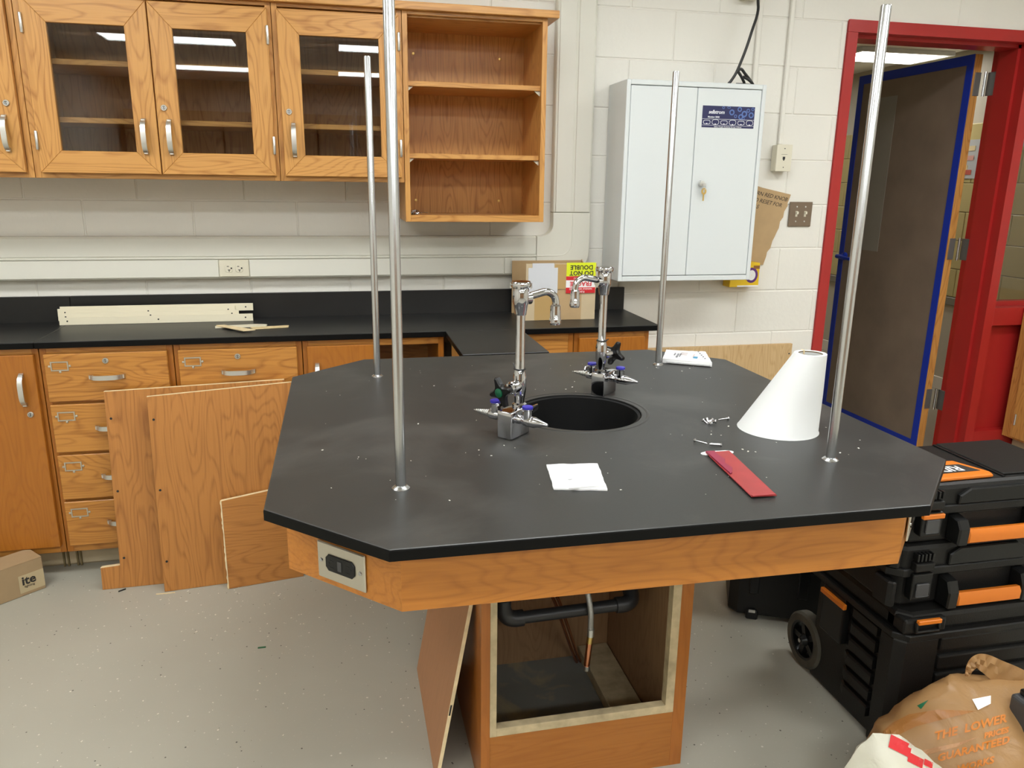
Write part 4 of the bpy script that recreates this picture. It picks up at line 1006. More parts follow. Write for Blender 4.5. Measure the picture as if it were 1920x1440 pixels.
# ------------------------------------------------------------------ plumbing in the pedestal
t = thing('drain_pipe', 'black plastic drain pipe crossing inside the pedestal', 'pipe', (0, -0.1, 0.4))
bm = T([(-0.135, -0.1, 0.395), (0.135, -0.1, 0.402)], 0.016, 18); obj('pipe_run', bm, IRON, t, smooth=True)
obj('elbow', T(smooth_path([(-0.178, -0.1, 0.455), (-0.178, -0.1, 0.425), (-0.168, -0.1, 0.404), (-0.150, -0.1, 0.395), (-0.125, -0.1, 0.395)], 5), 0.021, 18), IRON, t, smooth=True)
obj('pipe_riser', T([(-0.178, -0.1, 0.45), (-0.178, -0.1, 0.66)], 0.016, 18), IRON, t, smooth=True)
obj('elbow', T(smooth_path([(0.125, -0.1, 0.402), (0.152, -0.1, 0.403), (0.170, -0.092, 0.410), (0.174, -0.075, 0.425), (0.170, -0.05, 0.45)], 5), 0.021, 18), IRON, t, smooth=True)
obj('pipe_riser', T([(0.171, -0.055, 0.445), (0.15, 0.06, 0.65)], 0.016, 18), IRON, t, smooth=True)
t = thing('supply_hose', 'braided steel hose hanging open in the pedestal', 'hose', (0.06, -0.12, 0.3))
obj('braid', T(smooth_path([(0.0, -0.07, 0.56), (0.03, -0.10, 0.50), (0.046, -0.125, 0.42), (0.050, -0.125, 0.355)], 8), 0.0075, 12), BRAID, t, smooth=True)
obj('crimp_nut', T([(0.050, -0.125, 0.356), (0.050, -0.125, 0.335)], 0.0095, 12), SATIN, t, smooth=True)
obj('brass_fitting', T([(0.050, -0.125, 0.335), (0.048, -0.125, 0.315)], 0.0082, 12), BRASS, t, smooth=True)
obj('copper_stub', T([(0.048, -0.125, 0.315), (0.043, -0.125, 0.248)], 0.0080, 12), COPPER, t, smooth=True)
obj('stub_end', T([(0.043, -0.125, 0.249), (0.0425, -0.125, 0.236)], 0.0092, 12), SATIN, t, smooth=True)
for k, lb in ((0, 'left of two thin copper tubes slanting to the pedestal floor'), (1, 'right of two thin copper tubes slanting to the pedestal floor')):
    o_ = 0.013*k
    tag(obj('copper_tube', T(smooth_path([(0.135+o_, 0.235, 0.004), (0.11+o_, 0.20, 0.06), (0.0+o_, 0.03, 0.34), (-0.04+o_, -0.03, 0.44), (-0.02+o_, -0.02, 0.56)], 6), 0.0045, 10), COPPER, smooth=True), lb, 'pipe', group=None)

# ------------------------------------------------------------------ loose boards
lp = thing('loose_panel', 'thin brown panel leaning against the left of the pedestal', 'board', mat=Matrix.Translation((-0.365, -0.17, 0.001)) @ Matrix.Rotation(math.radians(10.2), 4, 'Y'))
obj('board_face', B(0, 0.0095, 0, 0.475, 0, 0.560), PANEL, lp, local=True)
obj('raw_edge', B(0.0002, 0.0093, -0.0012, 0, 0, 0.560), RAW, lp, local=True, label='pale plywood edge')
obj('groove', B(0.002, 0.006, -0.0016, -0.0012, 0.19, 0.22), SLOT, lp, local=True)

def leaning(name, pts, M, mt_, label, holes=(), edge=RAW, raw_left=False):
    t = thing(name, label, 'board', mat=M)
    obj('board_face', prism(bmesh.new(), pts, 'y', 0, 0.018, 0.0006), mt_, t, local=True)
    zt = max(p[1] for p in pts); xs = [p[0] for p in pts if p[1] > zt-0.05]
    obj('raw_edge', prism(bmesh.new(), [(min(xs), pts[-1][1]+0.0002), (max(xs), pts[-2][1]+0.0002), (max(xs), pts[-2][1]+0.0016), (min(xs), pts[-1][1]+0.0016)], 'y', 0.0005, 0.0175), edge, t, local=True, label='pale raw top edge')
    for hx, hz in holes:
        obj('dowel_hole', lathe(bmesh.new(), [(0.0045, 0), (0.0045, 0.0006)], 10, Matrix.Translation((hx, 0, hz)) @ Matrix.Rotation(PI/2, 4, 'X')), SLOT, t, local=True)
    if raw_left:
        bm = bmesh.new(); n = 40; x0 = pts[-1][0]
        vs = []
        for i in range(n+1):
            z = pts[-1][1]*i/n; vs.append((x0-0.003-0.003*random.random(), z))
        prism(bm, [(x0, 0), (x0, pts[-1][1])] + list(reversed(vs)), 'y', -0.0005, 0.0175)
        obj('splintered_edge', bm, RAW, t, local=True, label='pale splintered sawn edge')
    return t
def lean_M(x, y, yaw, lean): return Matrix.Translation((x, y, 0.001)) @ Matrix.Rotation(yaw, 4, 'Z') @ Matrix.Rotation(-lean, 4, 'X')
leaning('leaning_board', [(-0.066, 0), (0.60, 0), (0.60, 0.752), (0.0, 0.742)][:0] or [(-0.066, 0.0), (0.62, 0.0), (0.62, 0.752), (0.0, 0.738)], lean_M(-1.388, 1.014, 0.028, 0.105), BOARDZ,
        'tall oak veneer board rearmost of the three leaning on the drawers', holes=((0.016, 0.64), (0.016, 0.37), (0.016, 0.115)))
bo = bpy.data.objects['leaning_board']
# notched outline (toe notch): rebuild the face with its foot
bpy.data.objects.remove(bo.children[0] if 'board_face' in bo.children[0].name else bo.children[1])
obj('board_face', prism(bmesh.new(), [(-0.066, 0), (0.62, 0), (0.62, 0.752), (0, 0.738), (0, 0.088), (-0.066, 0.084)], 'y', 0, 0.018, 0.0006), BOARDZ, bo, local=True)
obj('raw_edge', prism(bmesh.new(), [(-0.066, 0.0842), (-0.001, 0.0882), (-0.001, 0.0896), (-0.066, 0.0856)], 'y', 0.0005, 0.0175), RAW, bo, local=True, label='pale raw notch edge')
leaning('leaning_board', [(0.0, 0.0), (0.585, 0.0), (0.585, 0.751), (0.0, 0.728)], lean_M(-1.228, 0.953, 0.10, 0.112), BOARDZ,
        'tall oak veneer board leaning second, in front of the notched one', holes=((0.016, 0.645), (0.016, 0.385), (0.016, 0.115)))
leaning('leaning_board', [(0.0, 0.0), (0.27, 0.0), (0.27, 0.362), (0.0, 0.336)], lean_M(-1.0, 0.930, 0.17, 0.13), BOARDX,
        'short oak veneer board with a splintered left edge, frontmost', raw_left=True)
tag(obj('plywood_offcut', B(0.75, 1.632, YW-0.024, YW-0.006, 0.20, 0.723, 0.0005, M=Matrix.Translation((1.6, 0, 0.7)) @ Matrix.Rotation(-0.012, 4, 'Y') @ Matrix.Translation((-1.6, 0, -0.7))), PINEZ), 'pale plywood sheet against the back wall behind the table', 'board')
bpy.data.objects['plywood_offcut'].location.z = -0.19
o = bpy.data.objects['plywood_offcut']; o.scale = (1, 1, 1)
bm = B(0.75, 1.632, YW-0.024, YW-0.006, 0.001, 0.722, 0.0005); bm.to_mesh(o.data); bm.free(); o.location.z = 0
obj('knot', lathe(bmesh.new(), [(0.004, 0), (0.004, 0.0006)], 10, Matrix.Translation((1.618, YW-0.024, 0.672)) @ Matrix.Rotation(PI/2, 4, 'X')), SLOT, o, label='dark nail hole')

ib = thing('small_carton', 'small brown carton on the floor at the left edge', 'box', mat=Matrix.Translation((-1.662, 1.070, 0.001)) @ Matrix.Rotation(math.radians(41), 4, 'Z'))
# local: +x back-right .. the face toward the camera runs along -x
obj('carton_body', B(-0.34, 0, 0, 0.105, 0, 0.125, 0.0015), CARDI, ib, local=True)
obj('carton_flap', B(-0.34, 0, -0.0006, 0.1056, 0.1255, 0.1275, 0.0004), CARDI, ib, local=True)
obj('tape_band', B(-0.085, -0.0005, -0.0012, -0.0002, 0.012, 0.080), mat('tape_clear', (0.50, 0.40, 0.24), 0.25), ib, local=True)
bm = text_bm('ite', 0.046, bold=0.0012); bm.transform(frame((-0.052, -0.0016, 0.056), (1, 0, 0), (0, 0, 1))); obj('lettering', bm, INK, ib, local=True)
bm = text_bm('lighting', 0.012); bm.transform(frame((-0.052, -0.0016, 0.034), (1, 0, 0), (0, 0, 1))); obj('lettering', bm, INK, ib, local=True)
bm = T([(-1.46+0.02, 1.02-0.03, 0.004), (-1.42, 1.0, 0.004)], 0.003, 6)
tag(obj('floor_sliver', T([(-1.393, 0.985, 0.003), (-1.372, 1.0, 0.003)], 0.0025, 6), BLACK), 'dark sliver on the floor before the notched board', 'scrap')
tag(obj('floor_sliver', B(-1.255, -1.19, 0.938, 0.942, 0.0005, 0.003), RAW), 'pale wood sliver on the floor before the second board', 'scrap')
tag(obj('floor_sliver', B(-0.86, -0.835, 0.515, 0.520, 0.0005, 0.003, M=None), GREEN), 'tiny green scrap on the open floor left of the table', 'scrap')
bm = bmesh.new()
for i in range(110):
    x, y = random.uniform(-1.5, -0.3), random.uniform(0.0, 1.0); chip(x, y, 0.0003, random.uniform(0.0010, 0.0028))
for i in range(30): chip(random.uniform(-1.25, -0.7), random.uniform(0.6, 0.95), 0.0003, random.uniform(0.0015, 0.004))
tag(obj('floor_crumbs', bm, mat('crumb_white', (0.72, 0.68, 0.58), 0.8)), 'pale crumbs scattered on the grey floor', 'crumbs', kind='stuff')

# ------------------------------------------------------------------ white wall cabinet and its neighbours
WX0, WX1, WZ0, WZ1, WY = 0.625, 1.252, 1.068, 1.892, 1.35
wc = thing('steel_cabinet', 'white steel wall cabinet with two doors and a blue sticker', 'cabinet', ((WX0+WX1)/2, YW, WZ0))
bm = bmesh.new(); e = 0.018
box(bm, WX0, WX0+e, WY, YW-0.008, WZ0, WZ1, 0.002); box(bm, WX1-e, WX1, WY, YW-0.008, WZ0, WZ1, 0.002)
obj('side_panel', B(WX0, WX0+e, WY, YW-0.008, WZ0, WZ1, 0.002), WHITE, wc); obj('side_panel', B(WX1-e, WX1, WY, YW-0.008, WZ0, WZ1, 0.002), WHITE, wc); bm.free()
obj('top_panel', B(WX0+e, WX1-e, WY, YW-0.008, WZ1-0.020, WZ1, 0.002), WHITE, wc); obj('bottom_panel', B(WX0+e, WX1-e, WY, YW-0.008, WZ0, WZ0+0.022, 0.002), WHITE, wc)
obj('back_panel', B(WX0+e, WX1-e, YW-0.016, YW-0.008, WZ0+0.022, WZ1-0.02), WHITE, wc)
MX = 0.940
d1 = obj('door', B(WX0+e+0.002, MX-0.0012, WY+0.002, WY+0.022, WZ0+0.0245, WZ1-0.0225, 0.002), WHITE, wc)
d2 = obj('door', B(MX+0.0012, WX1-e-0.002, WY+0.002, WY+0.022, WZ0+0.0245, WZ1-0.0225, 0.002), WHITE, wc)
YS = WY+0.002
sx0, sx1, sz0, sz1 = 0.966, 1.206, 1.714, 1.801
st = obj('sticker', B(sx0, sx1, YS-0.0008, YS, sz0, sz1), NAVY, d2, label='navy sticker with safety goggles')
def ringxz(bm, cx, cz, rx, rz, w, y, n=20, sq=1.0):
    a = []; b = []
    for i in range(n):
        t_ = 2*PI*i/n; c, s = math.cos(t_), math.sin(t_)
        c_ = math.copysign(abs(c)**sq, c); s_ = math.copysign(abs(s)**sq, s)
        a.append(bm.verts.new((cx+rx*c_, y, cz+rz*s_))); b.append(bm.verts.new((cx+(rx-w)*c_, y, cz+(rz-w)*s_)))
    for i in range(n): bm.faces.new((a[i], a[(i+1) % n], b[(i+1) % n], b[i]))
bm = bmesh.new()
for cx_, cz_, rr in ((1.10, 1.777, 0.012), (1.135, 1.790, 0.010), (1.158, 1.772, 0.013), (1.19, 1.768, 0.012), (1.175, 1.786, 0.008), (1.142, 1.760, 0.011), (1.06, 1.795, 0.006), (1.118, 1.762, 0.007), (1.196, 1.792, 0.007), (1.155, 1.753, 0.006), (1.085, 1.796, 0.008)):
    ringxz(bm, cx_, cz_, rr, min(rr, 1.8005-cz_), min(rr, 1.8005-cz_)*0.45, YS-0.00095-0.00003*rr/0.001)
bm.verts.ensure_lookup_table(); obj('sticker_bubbles', bm, LBLUE, wc, label='light blue bubbles on the sticker').parent = d2
SKW = mat('sticker_white', (0.80, 0.82, 0.88), 0.4)
bm = bmesh.new()
for i in range(6):
    cx_ = sx0+0.022+i*0.0395
    if i % 2 == 0:
        ringxz(bm, cx_, 1.735, 0.016, 0.0085, 0.0018, YS-0.0013, 20, 0.55)
        box(bm, cx_-0.003, cx_+0.003, YS-0.0014, YS-0.0012, 1.727, 1.731)
    else:
        ringxz(bm, cx_, 1.736, 0.0165, 0.011, 0.0016, YS-0.0013, 20, 0.8)
        box(bm, cx_-0.003, cx_+0.003, YS-0.0014, YS-0.0012, 1.726, 1.730)
box(bm, sx0, sx1, YS-0.0013, YS-0.0011, 1.7475, 1.7487); box(bm, sx0, sx1, YS-0.0013, YS-0.0011, 1.7225, 1.7235)
obj('sticker_goggles', bm, SKW, wc, label='row of white goggle outlines').parent = d2
text('lettering', 'sellstrom', 0.021, SKW, wc, (1.030, YS-0.0013, 1.776), (1, 0, 0), (0, 0, 1), shear=0.15, space=0.93, bold=0.0003).parent = d2
text('lettering', 'Monitor 2000', 0.0095, SKW, wc, (1.018, YS-0.0013, 1.756), (1, 0, 0), (0, 0, 1), bold=0.0002).parent = d2
text('lettering', 'Safety Goggle Sanitizing Storage Cabinet', 0.0078, SKW, wc, (1.086, YS-0.0013, 1.7175), (1, 0, 0), (0, 0, 1)).parent = d2
lk = obj('lock', Lz([(0.0135, 0), (0.0135, 0.006), (0.0115, 0.011), (0.0115, 0.017), (0, 0.018)], 20, Matrix.Translation((0.981, YS, 1.484)) @ Matrix.Rotation(PI/2, 4, 'X')), SATIN, d2, smooth=True)
ky = thing('key', 'small brass key hanging from the steel cabinet lock', 'key', (0.985, YS-0.02, 1.47))
obj('key_stub', B(0.979, 0.995, YS-0.026, YS-0.0185, 1.474, 1.484, 0.001), SATIN, ky)
bm = bmesh.new(); ringxz(bm, 0.990, 1.452, 0.012, 0.014, 0.008, YS-0.018); ex = bmesh.ops.extrude_face_region(bm, geom=bm.faces[:]); bmesh.ops.translate(bm, vec=(0, 0.0018, 0), verts=[v for v in ex['geom'] if isinstance(v, bmesh.types.BMVert)])
box(bm, 0.9865, 0.9925, YS-0.018, YS-0.0162, 1.412, 1.440, M=None); bmesh.ops.recalc_face_normals(bm, faces=bm.faces)
obj('key_blade', bm, BRASS, ky); obj('key_ring', T([(0.990+0.008*math.cos(a), YS-0.019, 1.468+0.010*math.sin(a)) for a in [2*PI*i/16 for i in range(17)]], 0.0009, 6), SATIN, ky)

# cord, boxes, conduits
pth = smooth_path([(1.235, 1.50, 2.76), (1.243, 1.48, 2.30), (1.240, 1.46, 2.20), (1.215, 1.45, 2.12), (1.195, 1.45, 2.05), (1.172, 1.45, 1.985), (1.155, 1.45, 1.945), (1.138, 1.455, 1.915), (1.130, 1.46, 1.902), (1.16, 1.47, 1.90), (1.20, 1.455, 1.903), (1.185, 1.45, 1.93), (1.165, 1.448, 1.955), (1.178, 1.446, 1.963), (1.20, 1.45, 1.945), (1.235, 1.46, 1.918), (1.245, 1.465, 1.902), (1.20, 1.48, 1.899), (1.10, 1.475, 1.899), (1.06, 1.46, 1.899)], 6)
cd_ = tag(obj('power_cord', T(pth, 0.0062, 8), CORD, smooth=True), 'black power cord coming down to the top of the steel cabinet', 'cord')
tag(obj('power_cord', T(smooth_path([(1.19, 1.452, 1.935), (1.215, 1.44, 1.92), (1.24, 1.45, 1.902), (1.19, 1.43, 1.899), (1.15, 1.43, 1.899)], 6), 0.006, 8), CORD, smooth=True), 'black cord loop lying bunched on top of the steel cabinet', 'cord')
jt = thing('junction_box', 'pale wall box whose lower edge shows at the top of the picture', 'wall box', (1.24, YW, 2.3))
obj('box_body', B(1.205, 1.282, YW-0.045, YW-0.001, 2.262, 2.38, 0.004, 2), IVORY, jt); obj('box_cover', B(1.203, 1.284, YW-0.049, YW-0.046, 2.260, 2.382, 0.001), IVORY, jt)
tag(obj('conduit', B(1.300, 1.322, YW-0.014, YW-0.001, 1.87, 2.745, 0.003), PAINT), 'painted flat conduit running down behind the steel cabinet', 'conduit')
tag(obj('conduit', B(1.456, 1.476, YW-0.016, YW-0.001, 1.664, 2.745, 0.003), PAINT), 'painted flat conduit running down to the phone jack box', 'conduit')
pj = thing('phone_jack', 'ivory phone jack box on the wall above the cardboard note', 'wall box', (1.467, YW, 1.6))
obj('box_body', B(1.432, 1.508, YW-0.046, YW-0.001, 1.545, 1.662, 0.005, 2), IVORY, pj)
pl_ = obj('face_plate', B(1.431, 1.509, YW-0.050, YW-0.047, 1.544, 1.663, 0.0015), IVORY, pj)
bm = B(1.463, 1.475, YW-0.0508, YW-0.0503, 1.597, 1.609); box(bm, 1.466, 1.472, YW-0.0508, YW-0.0503, 1.592, 1.597)
for z in (1.645, 1.562): lathe(bm, [(0.0025, 0), (0.0025, 0.0008)], 8, Matrix.Translation((1.470, YW-0.0502, z)) @ Matrix.Rotation(PI/2, 4, 'X'))
box(bm, 1.455, 1.485, YW-0.0507, YW-0.0503, 1.619, 1.620); obj('jack_hole', bm, SLOT, pj)
sw = thing('light_switch', 'double light switch on a brown metal plate beside the red frame', 'switch', (1.611, YW, 1.35))
obj('switch_plate', B(1.551, 1.671, YW-0.009, YW-0.001, 1.292, 1.407, 0.0025), BROWNM, sw)
for cx_ in (1.588, 1.634):
    obj('toggle', B(cx_-0.0045, cx_+0.0045, YW-0.022, YW-0.0095, 1.350, 1.362, 0.001), IVORY, sw)
    obj('toggle_slot', B(cx_-0.0055, cx_+0.0055, YW-0.0105, YW-0.0092, 1.338, 1.364), IVORY, sw)
    for z in (1.384, 1.316): obj('screw', Lz([(0.004, 0), (0.0035, 0.0015), (0, 0.002)], 10, Matrix.Translation((cx_, YW-0.009, z)) @ Matrix.Rotation(PI/2, 4, 'X')), SATIN, sw)
nt_ = thing('cardboard_note', 'torn cardboard note with handwriting, half behind the steel cabinet', 'note', (1.45, YW, 1.3))
P_ = [(1.16, 1.500), (1.30, 1.497), (1.40, 1.470), (1.551, 1.440), (1.548, 1.428), (1.538, 1.40), (1.540, 1.388), (1.525, 1.362), (1.522, 1.335), (1.508, 1.315), (1.505, 1.285), (1.497, 1.268), (1.488, 1.245), (1.478, 1.225), (1.470, 1.190), (1.455, 1.172), (1.452, 1.150), (1.440, 1.110), (1.42, 1.115), (1.38, 1.127), (1.16, 1.13)]
obj('torn_card', prism(bmesh.new(), P_, 'y', YW-0.006, YW-0.002), CARD, nt_)
rx = Vector((1, 0, -0.19)).normalized(); ry = Vector((0.19, 0, 1))
for s_, px_, pz_ in (('TURN RED KNOB', 1.437, 1.434), ('TO RESET FOR', 1.428, 1.404), ('GAS', 1.365, 1.386)):
    bmm = text_bm(s_, 0.026, shear=0.25, space=0.95, align='CENTER', ext=0.0002); bmm.transform(frame((px_, YW-0.0064, pz_), rx, ry)); obj('lettering', bmm, INK, nt_, label='dark pen handwriting')
yb = thing('yellow_carton', 'small yellow carton hung on the wall under the corner of the steel cabinet', 'box', (1.37, YW, 1.07))
obj('carton_body', B(1.235, 1.385, YW-0.075, YW-0.008, 1.015, 1.128, 0.002), YBOX, yb)
bm = bmesh.new(); ringxz(bm, 1.345, 1.070, 0.032, 0.036, 0.012, YW-0.0756); obj('ring_mark', bm, PURP, yb)
bm = bmesh.new(); ringxz(bm, 1.345, 1.070, 0.020, 0.024, 0.0195, YW-0.0757); obj('ring_mark', bm, PAPER, yb)
obj('print_band', B(1.352, 1.384, YW-0.0758, YW-0.0752, 1.100, 1.115), mat('carton_brown_ink', (0.25, 0.10, 0.02), 0.6), yb)
obj('base_strip', B(1.275, 1.384, YW-0.0757, YW-0.0752, 1.016, 1.023), PAPER, yb)

# ------------------------------------------------------------------ cabinet at far right
rc = thing('side_cabinet', 'oak base cabinet cut off by the right picture edge, beside the red frame', 'cabinet', (3.2, 1.3, 0))
CX = 2.985
obj('carcass', B(CX+0.02, 3.58, 0.55, 1.558, 0.16, 0.87), OAKZ, rc)
obj('face_frame', B(CX, CX+0.02, 0.55, 1.558, 0.165, 0.87, 0.001), OAKZ, rc)
d = obj('door', B(CX-0.02, CX-0.001, 1.05, 1.49, 0.18, 0.85, 0.002), OAKZ, rc); obj('door', B(CX-0.02, CX-0.001, 0.59, 1.03, 0.18, 0.85, 0.002), OAKZ, rc)
obj('hinge', lathe(bmesh.new(), [(0.005, 0.25), (0.005, 0.31)], 10, Matrix.Translation((CX-0.023, 1.47, 0))), SATIN, d)
obj('toe_board', B(CX+0.07, 3.58, 0.55, 1.55, 0, 0.16), TOE, rc)

# ------------------------------------------------------------------ tool cases
def chamf(x0, x1, y0, y1, c): return [(x0+c, y0), (x1-c, y0), (x1, y0+c), (x1, y1-c), (x1-c, y1), (x0+c, y1), (x0, y1-c), (x0, y0+c)]
def small_case(label, x0, x1, y0, y1, z0, z1, badge):
    t = thing('tool_case', label, 'tool case', ((x0+x1)/2, (y0+y1)/2, z0), group='stacked black tool cases')
    hm = z0+(z1-z0)*0.52; mid = (z1-z0)
    obj('body', prism(bmesh.new(), chamf(x0+0.02, x1-0.02, y0+0.02, y1-0.01, 0.03), 'z', z0+0.0008, hm-0.001, 0.008, seg=2), BLACK, t)
    lid = obj('lid', prism(bmesh.new(), chamf(x0+0.012, x1-0.012, y0+0.012, y1-0.005, 0.03), 'z', hm+0.003, z1, 0.014, seg=2), BLACK, t)
    obj('lid_rim', prism(bmesh.new(), chamf(x0+0.004, x1-0.004, y0+0.004, y1, 0.03), 'z', hm-0.001, hm+0.022, 0.003), BLACK, t)
    for cx_ in (x0, x1-0.028):       # corner posts
        s = 1 if cx_ == x0 else -1
        for zz in ((z0+0.008, hm-0.012), (hm+0.026, z1-0.014)):
            obj('corner_post', prism(bmesh.new(), chamf(cx_, cx_+0.028, y0+0.005, y0+0.075, 0.010), 'z', *zz, 0.004), BLACK, t)
    for k, cx_ in enumerate((x0+0.085, x1-0.085)):
        l = obj('latch', B(cx_-0.030, cx_+0.030, y0-0.008, y0+0.018, z0+0.030, hm+0.012, 0.004, 2), BLACK2, t)
        obj('latch_inset', B(cx_-0.020, cx_+0.020, y0-0.0115, y0-0.0082, z0+0.040, z0+0.078, 0.003), DGREY, l)
        obj('latch_hinge', B(cx_-0.028, cx_+0.028, y0-0.010, y0+0.012, hm+0.018, hm+0.042, 0.004, 2), BLACK, l)
        if badge: obj('latch_bar', B(cx_-0.032, cx_+0.030, y0-0.014, y0-0.002, hm-0.004, hm+0.009, 0.002), ORANGE, l, label='orange latch bar')
        for j in range(5): obj('latch_rib', B(cx_-0.024+j*0.011, cx_-0.018+j*0.011, y0-0.006, y0+0.014, hm+0.046, hm+0.066, 0.001), BLACK2, l) if k == 0 else None
    # carrying handle
    h = sub('handle', t); hx0, hx1 = x0+0.185, x1-0.185
    obj('grip', prism(bmesh.new(), [(y0-0.026, z0+0.012), (y0-0.018, z0+0.006), (y0-0.006, z0+0.010), (y0-0.003, z0+0.024), (y0-0.008, z0+0.044), (y0-0.020, z0+0.046), (y0-0.027, z0+0.034)], 'x', hx0, hx1, 0.003), ORANGE, h, smooth=True, label='orange grip')
    for s, cx_ in ((1, hx0-0.032), (-1, hx1)):
        obj('bracket', prism(bmesh.new(), [(y0+0.02, z0+0.004), (y0-0.026, z0+0.006), (y0-0.028, z0+0.050), (y0-0.016, hm-0.012), (y0+0.02, hm-0.006)], 'x', cx_, cx_+0.032, 0.004), BLACK2, h)
    # lid front grip bar and rails
    obj('lid_lip', prism(bmesh.new(), [(hx0-0.02, hm+0.024), (hx1+0.02, hm+0.024), (hx1+0.02, z1-0.03), (hx1-0.01, z1-0.012), (hx0+0.01, z1-0.012), (hx0-0.02, z1-0.03)], 'y', y0+0.001, y0+0.02, 0.003), BLACK2, t)
    return t
KX0, KY0 = 0.795, -0.292
small_case('black tool case with orange handle, middle of the stack', KX0, KX0+0.565, KY0, KY0+0.31, 0.416, 0.592, False)
tc = small_case('black tool case with an orange badge, topmost of the stack', KX0, KX0+0.565, KY0, KY0+0.30, 0.594, 0.754, True)
zb = 0.754
bx0, bx1, by0, by1 = KX0+0.12, KX0+0.305, -0.272+0.06, -0.272+0.20
pts = [(KX0+0.06, -0.268), (1.076, -0.262), (1.082, -0.245), (1.046, -0.155), (KX0+0.08, -0.155), (KX0+0.06, -0.17)]
bd = obj('badge', prism(bmesh.new(), pts, 'z', zb+0.0005, zb+0.011, 0.003), ORANGE, tc, label='orange raised badge on the lid')
obj('badge_inset', prism(bmesh.new(), [(KX0+0.08, -0.240), (1.060, -0.236), (1.038, -0.186), (KX0+0.08, -0.186)], 'z', zb+0.0112, zb+0.0120), INK, bd)
bmm = text_bm('RIDGID', 0.048, bold=0.0003, ext=0.0003, space=0.95); bmm.transform(frame((KX0+0.150, -0.213, zb+0.0124), (-1, -0.02, 0), (0.02, -1, 0))); obj('lettering', bmm, PAPER, bd)
for x in (KX0+0.36, KX0+0.365): pass
obj('lid_seam', B(KX0+0.312, KX0+0.320, KY0+0.03, KY0+0.28, zb, zb+0.004, 0.001), BLACK2, tc)
obj('lid_panel', B(KX0+0.323, KX0+0.54, KY0+0.04, KY0+0.28, zb, zb+0.006, 0.002), BLACK, tc)
# rolling chest
ch = thing('rolling_tool_chest', 'large black wheeled tool chest at the bottom of the stack', 'tool chest', (1.12, -0.05, 0))
cx0, cx1, cy0, cy1 = 0.815, 1.43, -0.325, 0.07
obj('body', prism(bmesh.new(), chamf(cx0+0.02, cx1-0.02, cy0+0.02, cy1, 0.03), 'z', 0.002, 0.352, 0.01, seg=2), BLACK, ch)
for a in (cx0, cx1-0.14):
    obj('corner_column', prism(bmesh.new(), chamf(a, a+0.14, cy0, cy0+0.09, 0.022), 'z', 0.004, 0.348, 0.008, seg=2), BLACK, ch)
for i in range(6):
    z = 0.052+i*0.050
    obj('side_rib', prism(bmesh.new(), [(cx0+0.004, cy0+0.088), (cx0+0.004, cy0+0.19), (cx0+0.016, cy0+0.215), (cx0+0.03, cy0+0.215), (cx0+0.03, cy0+0.088)], 'z', z, z+0.036, 0.005), BLACK, ch)
for i in range(3):
    z = 0.185+i*0.055
    obj('front_rib', B(cx0+0.135, cx1-0.135, cy0+0.008, cy0+0.03, z, z+0.042, 0.006, 2), BLACK, ch)
obj('front_panel', B(cx0+0.135, cx1-0.135, cy0+0.014, cy0+0.03, 0.02, 0.168, 0.006, 2), BLACK, ch)
ld = obj('lid', prism(bmesh.new(), chamf(cx0+0.008, cx1-0.008, cy0+0.010, cy1+0.01, 0.03), 'z', 0.358, 0.4145, 0.014, seg=2), BLACK, ch)
obj('lid_rim', prism(bmesh.new(), chamf(cx0-0.004, cx1+0.004, cy0-0.004, cy1+0.014, 0.03), 'z', 0.343, 0.362, 0.003), BLACK, ch)
for a in (cx0+0.008, cx1-0.133):
    obj('lid_corner', B(a, a+0.125, cy0-0.002, cy0+0.07, 0.364, 0.406, 0.008, 2), BLACK, ld)
    bb = obj('link_loop', T([(a+0.03, cy0-0.006, 0.402), (a+0.03, cy0-0.008, 0.376), (a+0.095, cy0-0.008, 0.376), (a+0.095, cy0-0.006, 0.402)], 0.005, 8), BLACK2, ld)
    obj('latch_bar', B(a+0.028, a+0.097, cy0-0.016, cy0-0.004, 0.398, 0.410, 0.002), ORANGE, ld, label='orange link bar')
sl = obj('side_latch', B(cx0-0.006, cx0+0.022, cy0+0.215, cy0+0.315, 0.20, 0.345, 0.005, 2), BLACK2, ch)
obj('latch_bar', B(cx0-0.016, cx0-0.004, cy0+0.205, cy0+0.315, 0.318, 0.334, 0.002), ORANGE, sl, label='orange latch bar on the side')
wheels = []
for a in (cx0+0.012, cx1-0.052):
    MW = Matrix.Translation((a, 0.085, 0.091)) @ Matrix.Rotation(PI/2, 4, 'Y')
    w = sub('wheel', ch)
    obj('tyre', Lz([(0.062, 0.0), (0.082, 0.0), (0.089, 0.007), (0.0895, 0.032), (0.083, 0.040), (0.062, 0.040), (0.062, 0.0)], 40, MW, cap=False), RUBBER, w, smooth=True)
    bm = Lz([(0.0, -0.006), (0.012, -0.006), (0.018, 0.004), (0.022, 0.012), (0.022, 0.03), (0, 0.03)], 24, MW)
    lathe(bm, [(0.055, 0.003), (0.0625, 0.001), (0.0625, 0.038), (0.055, 0.038), (0.055, 0.003)], 40, MW, cap=False)
    for k in range(5):
        box(bm, 0.018, 0.058, -0.009, 0.009, 0.008, 0.03, M=MW @ Matrix.Rotation(2*PI*k/5+0.3, 4, 'Z'))
    obj('hub', bm, BLACK2, w, smooth=True)
    obj('axle_cap', Lz([(0.0065, -0.010), (0.0065, -0.006), (0, -0.0055)], 12, MW), CHROME, w)
